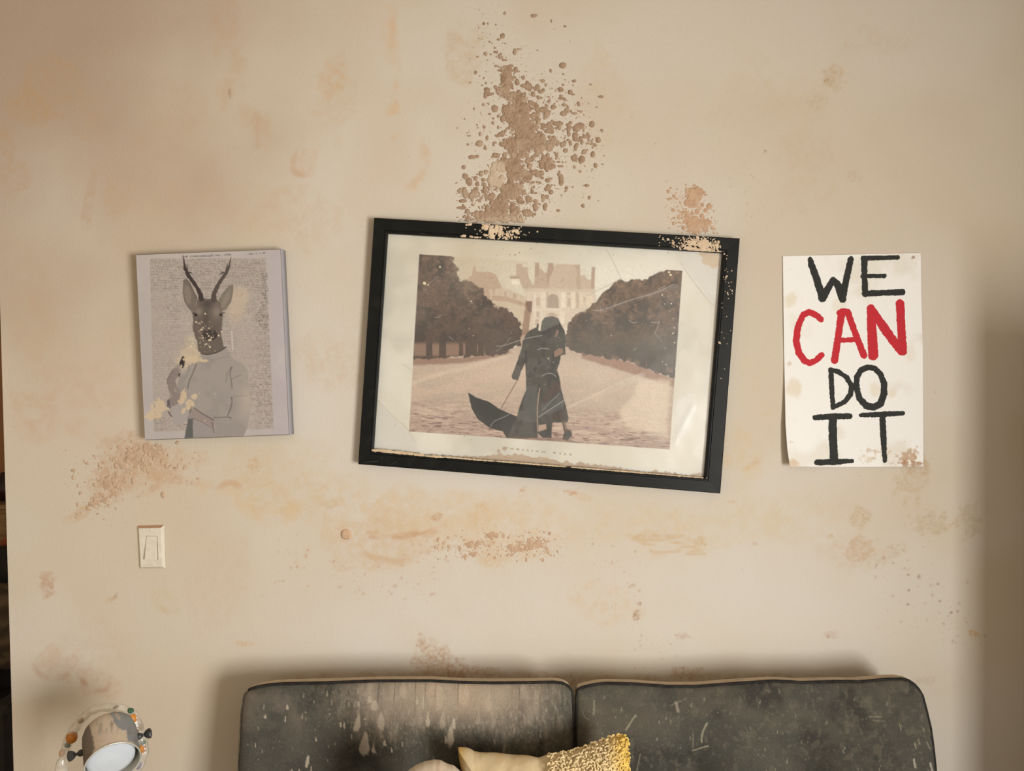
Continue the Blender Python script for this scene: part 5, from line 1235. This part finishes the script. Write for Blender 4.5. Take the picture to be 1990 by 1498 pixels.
# ------------------------------------------------------------------ spot lamp
LY = -.36; kpx = (2.0+LY)/F
R_ = 49.5*kpx; LEN = .109
Oc = P(219.5, 1483, LY); rh = (Oc-CAM_LOC)/np.linalg.norm(Oc-CAM_LOC); rt_ = np.array([1., 0, 0])-rh*rh[0]; rt_ /= np.linalg.norm(rt_); dn_ = np.cross(rh, rt_); dn_ = dn_ if dn_[2] < 0 else -dn_
pd = .33*rt_+dn_; pd /= np.linalg.norm(pd); ax = -.70*rh+.714*pd; ax /= np.linalg.norm(ax); Bc = Oc-ax*LEN
lamp = thing('spot_lamp', 'dusty grey can-shaped spot lamp with black wing knobs, tilted down, left of the sofa', 'lamp', (float(Bc[0]), -.25, 0))
mb = MB(); mb.lathe([(.001, -.004), (R_*.55, -.003), (R_*.80, .001), (R_*.93, .008), (R_*.985, .018), (R_, .032), (R_, .075), (R_*1.0, LEN), (R_*.975, LEN), (R_*.975, .07), (R_*.9, .02), (.001, .012)], Bc, ax, 72)
# refine by inserting rows for the painted dust
prof = [(.001, -.004), (R_*.55, -.003), (R_*.80, .001), (R_*.93, .008), (R_*.985, .018)]+[(R_, h_) for h_ in np.linspace(.03, LEN, 40)]
mb = MB(); mb.lathe(prof, Bc, ax, 140); va = np.array(mb.v); X, Y = proj(va)
C = np.broadcast_to(alb((202, 180, 152)), (len(va), 3)).copy(); grey = alb((134, 134, 128))
poly = [(90+a/8.29, 1340+b/8.29) for a, b in ((1010, 320), (1050, 430), (1090, 530), (1150, 600), (1230, 650), (1290, 640), (1310, 760), (1300, 830), (1420, 860), (1500, 1000), (1700, 900), (1600, 150), (1060, 150))]
wx = (fbm(X, Y, 7, 3, 4)-.5)*9; d = sd_poly(X+wx, Y+wx, poly); C = mixc(C, grey, 1-sstep(-.6, .6, d))
C = mixc(C, alb((176, 156, 132)), 1-sstep(-.4, .8, sd_line(X+wx*.4, Y, [(224, 1386), (230, 1392), (233, 1398)], [2, 3, 1.5])))
C = mixc(C, alb((110, 100, 88)), sstep(.55, .75, fbm(X, Y*.5, 8, 8, 4))*.4); C = mixc(C, alb((88, 80, 72)), gauss(X, Y, 217, 1410, 2, 10)*.6)
C = mixc(C, alb((74, 60, 48)), (1-sstep(-1.5, 2.5, sd_poly(X+wx, Y+wx*.6, [(90+a/8.29, 1340+b/8.29) for a, b in ((400, 600), (600, 480), (700, 590), (730, 800), (770, 850), (720, 1240), (680, 1300), (400, 1200))])))*.8)  # left flank darkened in the colour: its shaded side plus a dirt smudge
C = mixc(C, alb((96, 82, 68)), 1-sstep(-2, 3, sd_line(X+wx*.5, Y+wx*.5, [(158, 1425), (172, 1400), (190, 1384), (210, 1380)], 3)))
shade_mat = attr_mat('dusty_metal', rough=.5, spec=.4, metal=.0, var=.05, var_scale=200)
sh = raw_mesh('lamp_shade', va, mb.f, shade_mat, lamp, cols={'col': C}); sh['label'] = 'grey metal can with tan dust'
inn_mat = proc_mat('pale_metal_inside', lin((178, 176, 164)), lin((160, 158, 148)), 30, .4)
mb = MB(); mb.lathe([(R_*.975, LEN-.0005), (R_*.975, .03), (R_*.8, .012), (.001, .008)], Bc, ax, 72); q = mb.build('shade_lining', inn_mat, lamp)
rim_mat = proc_mat('pale_rim', lin((206, 206, 196)), lin((190, 188, 176)), 50, .35, metal=.3)
mb = MB(); mb.lathe([(R_*.97, LEN-.002), (R_*1.015, LEN-.002), (R_*1.025, LEN), (R_*1.015, LEN+.0018), (R_*.97, LEN+.0016), (R_*.97, LEN-.002)], Bc, ax, 72); q = mb.build('rim', rim_mat, lamp); q['label'] = 'thin pale rim'
bulb_mat, N, L, b = new_mat('frosted_glass'); nz = N.new('ShaderNodeTexNoise'); nz.inputs['Scale'].default_value = 25
cr = N.new('ShaderNodeValToRGB'); cr.color_ramp.elements[0].color = (.50, .55, .61, 1); cr.color_ramp.elements[1].color = (.60, .64, .69, 1); tc = N.new('ShaderNodeTexCoord'); L.new(tc.outputs['Object'], nz.inputs['Vector']); L.new(nz.outputs['Fac'], cr.inputs['Fac']); L.new(cr.outputs['Color'], b.inputs['Base Color'])
b.inputs['Roughness'].default_value = .12; b.inputs['Specular IOR Level'].default_value = .6
BR = R_*.89; mb = MB(); mb.lathe([(.014, .02), (.02, .045), (BR*.8, LEN-.035), (BR, LEN-.020), (BR*.98, LEN-.015), (BR*.8, LEN-.0115), (BR*.45, LEN-.009), (.0005, LEN-.008)], Bc-.05*R_*rt_, ax, 64); q = mb.build('bulb', bulb_mat, lamp); q['label'] = 'wide frosted white reflector bulb'
knob_mat = proc_mat('black_plastic', lin((38, 38, 38)), lin((56, 55, 52)), 40, .45)
dv = .96*rt_-.27*dn_; dv = dv-ax*(dv@ax); dv /= np.linalg.norm(dv); mid = Bc+ax*.052
for sg in (-1, 1):
    mb = MB(); mb.lathe([(.006, R_*.97), (.0075, R_+.002), (.0072, R_+.006), (.0035, R_+.010), (.0035, R_+.013), (.0085, R_+.017), (.0115, R_+.023), (.0112, R_+.027), (.006, R_+.0295), (.0004, R_+.030)], mid, dv*sg, 8, ph=.3)
    q = mb.build('wing_knob', knob_mat, lamp, smooth=False)
mb = MB(); pb = (float(Bc[0]+.002), float(Bc[1]+.02), 0); mb.tube([(pb[0], pb[1], .02), (pb[0], pb[1], float(Bc[2]-.06)), (float(Bc[0]), float(Bc[1]+.008), float(Bc[2]-.03)), tuple(Bc+ax*.012)], .006, 12); mb.build('pole', knob_mat, lamp)
mb = MB(); mb.lathe([(.0001, 0), (.12, 0), (.125, .006), (.118, .016), (.03, .024), (.012, .034), (.0001, .036)], (pb[0], pb[1], 0), (0, 0, 1), 40); mb.build('base', knob_mat, lamp)

# ------------------------------------------------------------------ clear tube garland with pineapples
GY = -.235; kg = (2.0+GY)/F
clear, N, L, b = new_mat('clear_plastic_tube')
for n_ in list(N):
    if n_.type == 'BSDF_PRINCIPLED': N.remove(n_)
out = [n_ for n_ in N if n_.type == 'OUTPUT_MATERIAL'][0]
t1 = N.new('ShaderNodeBsdfTransparent'); t1.inputs['Color'].default_value = (.97, .96, .93, 1); g1 = N.new('ShaderNodeBsdfGlossy'); g1.inputs['Roughness'].default_value = .08; d1 = N.new('ShaderNodeBsdfDiffuse'); d1.inputs['Color'].default_value = (.9, .88, .82, 1)
m1 = N.new('ShaderNodeMixShader'); m2 = N.new('ShaderNodeMixShader'); fr = sheen(N, L, .06, .7)
nz = N.new('ShaderNodeTexNoise'); nz.inputs['Scale'].default_value = 55; tc = N.new('ShaderNodeTexCoord'); L.new(tc.outputs['Object'], nz.inputs['Vector']); bp = N.new('ShaderNodeBump'); bp.inputs['Distance'].default_value = .006; L.new(nz.outputs['Fac'], bp.inputs['Height'])
L.new(bp.outputs['Normal'], g1.inputs['Normal']); L.new(bp.outputs['Normal'], fr.layer.inputs['Normal'])
mr = N.new('ShaderNodeMapRange'); mr.inputs['To Min'].default_value = .04; mr.inputs['To Max'].default_value = .5; L.new(nz.outputs['Fac'], mr.inputs['Value']); L.new(mr.outputs['Result'], m2.inputs['Fac']); L.new(t1.outputs[0], m2.inputs[1]); L.new(d1.outputs[0], m2.inputs[2])  # noise-driven white diffuse stands in for highlights on the clear tube
ad = N.new('ShaderNodeMath'); ad.operation = 'MULTIPLY_ADD'; ad.inputs[1].default_value = 1.3; ad.inputs[2].default_value = .05; L.new(fr.outputs[0], ad.inputs[0])
L.new(ad.outputs[0], m1.inputs['Fac']); L.new(m2.outputs[0], m1.inputs[1]); L.new(g1.outputs[0], m1.inputs[2]); L.new(m1.outputs[0], out.inputs['Surface'])
path = [(119, 1600), (119, 1530), (120, 1492), (123, 1474), (127, 1458), (135, 1436), (146, 1415), (160, 1396), (178, 1381), (198, 1375), (222, 1375), (244, 1382), (260, 1396), (268, 1415), (276, 1436), (279, 1458), (274, 1480), (266, 1500), (262, 1540), (260, 1600)]
rad = [12, 12, 12, 8, 8.5, 9.5, 9, 8, 8, 7.5, 8, 10, 11.5, 10, 10, 9.5, 9, 8, 9, 9]
sp = smooth_pts([(a, b_) for a, b_ in path], 5); rd = np.interp(np.linspace(0, 1, len(sp)), np.linspace(0, 1, len(rad)), rad)
gl_ = thing('pineapple_garland', 'clear plastic tube garland holding little orange pineapples, draped around the spot lamp', 'garland', P(200, 1375, GY))
mb = MB(); mb.tube([P(x, y, GY) for x, y in sp], [q*kg*(1+.08*math.sin(i*1.1)) for i, q in enumerate(rd)], 20); mb.build('clear_tube', clear, gl_)
pine = proc_mat('orange_pineapple', lin((206, 132, 32)), lin((170, 104, 30)), 260, .35, bump=.001, bscale=500)
leafm = proc_mat('green_leaf_plastic', lin((58, 104, 70)), lin((40, 80, 56)), 200, .4)
amber = proc_mat('amber_plastic', lin((172, 128, 52)), lin((150, 106, 44)), 200, .3)
palea = proc_mat('pale_orange_plastic', lin((206, 160, 104)), lin((186, 140, 88)), 200, .4)
brown = proc_mat('brown_plastic', lin((116, 70, 24)), lin((96, 56, 20)), 200, .4)
blue = proc_mat('blue_plastic', lin((44, 44, 120)), lin((60, 60, 140)), 200, .4)
def egg(mb, c, dirv, rr, ln, seg=14, dimp=0):
    n_ = 12; prof = [(max(rr*math.sin(math.pi*k/n_)**.75*(1+dimp*(k % 2)), .0002), -ln*math.cos(math.pi*k/n_)) for k in range(n_+1)]
    mb.lathe(prof, c, dirv, seg); return mb
for (cx, cy, rx, ry, dx, dy, lx, ly, lr) in ((139.5, 1433, 9, 10, 0, 1, 131, 1448, 4.5), (258, 1396.5, 8.5, 11, -.2, -1, 254, 1381.5, 5.5), (275, 1455, 7.5, 10.5, .1, -1, 278, 1442.5, 4.8)):
    c = P(cx, cy, GY-.004); mb = egg(MB(), c, (dx, -.1, -dy), rx*1.1*kg, ry*1.08*kg, 14, .08); o = mb.build('pineapple_charm', pine, gl_)
    mb = MB(); lc = P(lx, ly, GY-.004)
    for k in range(7):
        a = 2*math.pi*k/7; tip = lc+np.array([math.cos(a)*lr*.8, math.sin(a)*lr*.5, -dy*lr*1.0 if dy < 0 else -lr])*kg*np.array([1, 1, 1 if dy < 0 else 1])
        root = lc+np.array([math.cos(a)*1.5, math.sin(a)*1.5, -(-dy)*lr*.8*(-1)])*kg*np.array([1, 1, -1])
        mb.tube([root, (root+tip)/2+np.array([math.cos(a), math.sin(a), 0])*kg*1.2, tip], [2.0*kg, 2.6*kg, .4*kg], 6)
    egg(mb, lc, (0, 0, 1), lr*kg*.8, lr*kg, 8)
    q = mb.build('leaf_crown', leafm); q.parent = o; q['label'] = 'green leaf crown'
    q.matrix_parent_inverse = Matrix.Identity(4)
for nm, (cx, cy, rx, ry, mt, dv_) in (('amber_bead', (157, 1400, 5, 6, amber, (1, 0, .6))), ('pale_bead', (120.5, 1463, 5.5, 7, palea, (.2, 0, 1))), ('brown_bead', (225, 1374, 3, 6, brown, (1, 0, .45))), ('brown_bead', (267, 1421, 2, 5, brown, (.2, 0, -1))), ('blue_bead', (270.5, 1488, 4, 8, blue, (.5, 0, 1)))):
    mb = egg(MB(), P(cx, cy, GY-.003), dv_, rx*kg, ry*kg, 10); mb.build(nm, mt, gl_)

# ------------------------------------------------------------------ things glimpsed past the wall's free end, in the next room
HY = .95
def hx(px, py): return P(px, py, HY)
cab_top = float(P(12, 976, 1.25)[2]); wood = proc_mat('tan_wood', lin((170, 134, 86)), lin((146, 112, 70)), 6, .6, stretch=(1, 1, 8))
xc = float(P(12, 1000, 1.25)[0])
cb = thing('cabinet', 'tan wooden cabinet in the next room, glimpsed past the left end of the wall', 'cabinet', (xc, 1.35, 0))
mb = MB(); mb.box((xc-.35, 1.2, .06), (xc+.45, 1.55, cab_top-.02), .004); mb.build('body', wood, cb, smooth=False)
mb = MB(); mb.box((xc-.37, 1.18, cab_top-.02), (xc+.47, 1.57, cab_top), .004); mb.build('top', wood, cb, smooth=False)
for a, b_ in ((xc-.34, xc+.045), (xc+.055, xc+.44)):
    mb = MB(); mb.box((a, 1.185, .09), (b_, 1.2, cab_top-.04), .004); d_ = mb.build('door', wood, cb, smooth=False)
    mb = MB(); mb.lathe([(.004, 0), (.006, .012), (.011, .016), (.009, .024), (.0005, .026)], ((a if a > xc else b_)+(.03 if a > xc else -.03), 1.185, cab_top-.3), (0, -1, 0), 14)
    q = mb.build('knob', leg_mat); q.parent = d_; q.matrix_parent_inverse = Matrix.Identity(4)
vz = proc_mat('maroon_glaze', lin((58, 32, 24)), lin((38, 22, 18)), 20, .4)
mb = MB(); vh = float(P(8, 918, 1.33)[2]-cab_top); mb.lathe([(.0005, 0), (.05, 0), (.075, vh*.3), (.085, vh*.55), (.06, vh*.85), (.045, vh*.95), (.05, vh), (.042, vh), (.04, vh*.92), (.0005, vh*.9)], (xc-.02, 1.33, cab_top), (0, 0, 1), 32)
tag(mb.build('vase', vz), 'dark maroon vase on the tan cabinet in the next room', 'vase')
blk = proc_mat('black_upholstery', lin((30, 27, 23)), lin((40, 35, 29)), 20, .85, bump=.0006, bscale=400)
at_ = float(P(12, 1064, .98)[2]); xa = float(P(12, 1150, .9)[0])
ch = thing('armchair', 'black armchair in the next room, seen as a dark sliver at the left edge', 'armchair', (xa, .75, 0))
mb = MB(); mb.box((xa-.32, .90, .30), (xa+.40, 1.06, at_), .05); mb.build('backrest', blk, ch, smooth=False)
mb = MB(); mb.box((xa-.24, .32, .22), (xa+.32, .90, .42), .03); mb.build('seat', blk, ch, smooth=False)
for a in (xa-.33, xa+.32):
    mb = MB(); mb.box((a, .30, .12), (a+.09, .92, .60), .02); mb.build('armrest', blk, ch, smooth=False)
for a, b_ in ((xa-.29, .36), (xa+.37, .36), (xa-.29, .98), (xa+.37, .98)):
    mb = MB(); mb.lathe([(.014, 0), (.022, .14)], (a, b_, 0), (0, 0, 1), 12, True, True); mb.build('leg', leg_mat, ch)
mb = MB(); mb.box((xa-.30, .92, .1), (xa+.38, 1.03, .32), .01); mb.build('back_rail', blk, ch, smooth=False)
rust = proc_mat('rust_fabric', lin((170, 92, 52)), lin((146, 76, 42)), 14, .9, bump=.001, bscale=300)
rt = float(P(12, 1031, 1.12)[2])
tag(soft_box('rust_cushion', (xa-.2, 1.065, at_-.22), (xa+.25, 1.175, rt), rust), 'rust orange cushion poking up behind the black armchair in the next room', 'cushion')
thr, N, L, b = new_mat('patterned_throw')
wv = N.new('ShaderNodeTexWave'); wv.bands_direction = 'Z'; wv.inputs['Scale'].default_value = 5; wv.inputs['Distortion'].default_value = 14; wv.inputs['Detail'].default_value = 3; tc = N.new('ShaderNodeTexCoord'); L.new(tc.outputs['Object'], wv.inputs['Vector'])
cr = N.new('ShaderNodeValToRGB'); cr.color_ramp.elements[0].color = (*map(float, lin((70, 56, 40))), 1); cr.color_ramp.elements[1].color = (*map(float, lin((104, 88, 66))), 1); L.new(wv.outputs['Fac'], cr.inputs['Fac']); L.new(cr.outputs['Color'], b.inputs['Base Color']); b.inputs['Roughness'].default_value = .95
t0_ = float(P(14, 1126, .88)[2]); t1_ = float(P(20, 1298, .8)[2])
tag(soft_box('throw_blanket', (xa-.24, .74, max(t1_, .425)), (xa+.30, .885, t0_), thr, 3.2, 60, 40, .03), 'brown patterned throw blanket bunched on the black armchair', 'blanket')
# tall cabinet added out of view right of the sofa; its side throws the soft shadow
bk = thing('added_bookcase', 'tall dark wooden shelves out of view right of the sofa, added to shadow the wall', 'added_bookcase', (1.65, -.30, 0))
mb = MB(); mb.box((1.39, -.60, 0), (1.415, -.004, 1.72), .002); mb.build('side_panel', leg_mat, bk, smooth=False)
mb = MB(); mb.box((1.885, -.60, 0), (1.91, -.004, 1.72), .002); mb.build('side_panel', leg_mat, bk, smooth=False)
for z_ in (.06, .48, .90, 1.32, 1.695):
    mb = MB(); mb.box((1.415, -.595, z_), (1.885, -.02, z_+.025), .002); mb.build('shelf', leg_mat, bk, smooth=False)
mb = MB(); mb.box((1.415, -.02, .06), (1.885, -.006, 1.72)); mb.build('back_panel', leg_mat, bk, smooth=False)
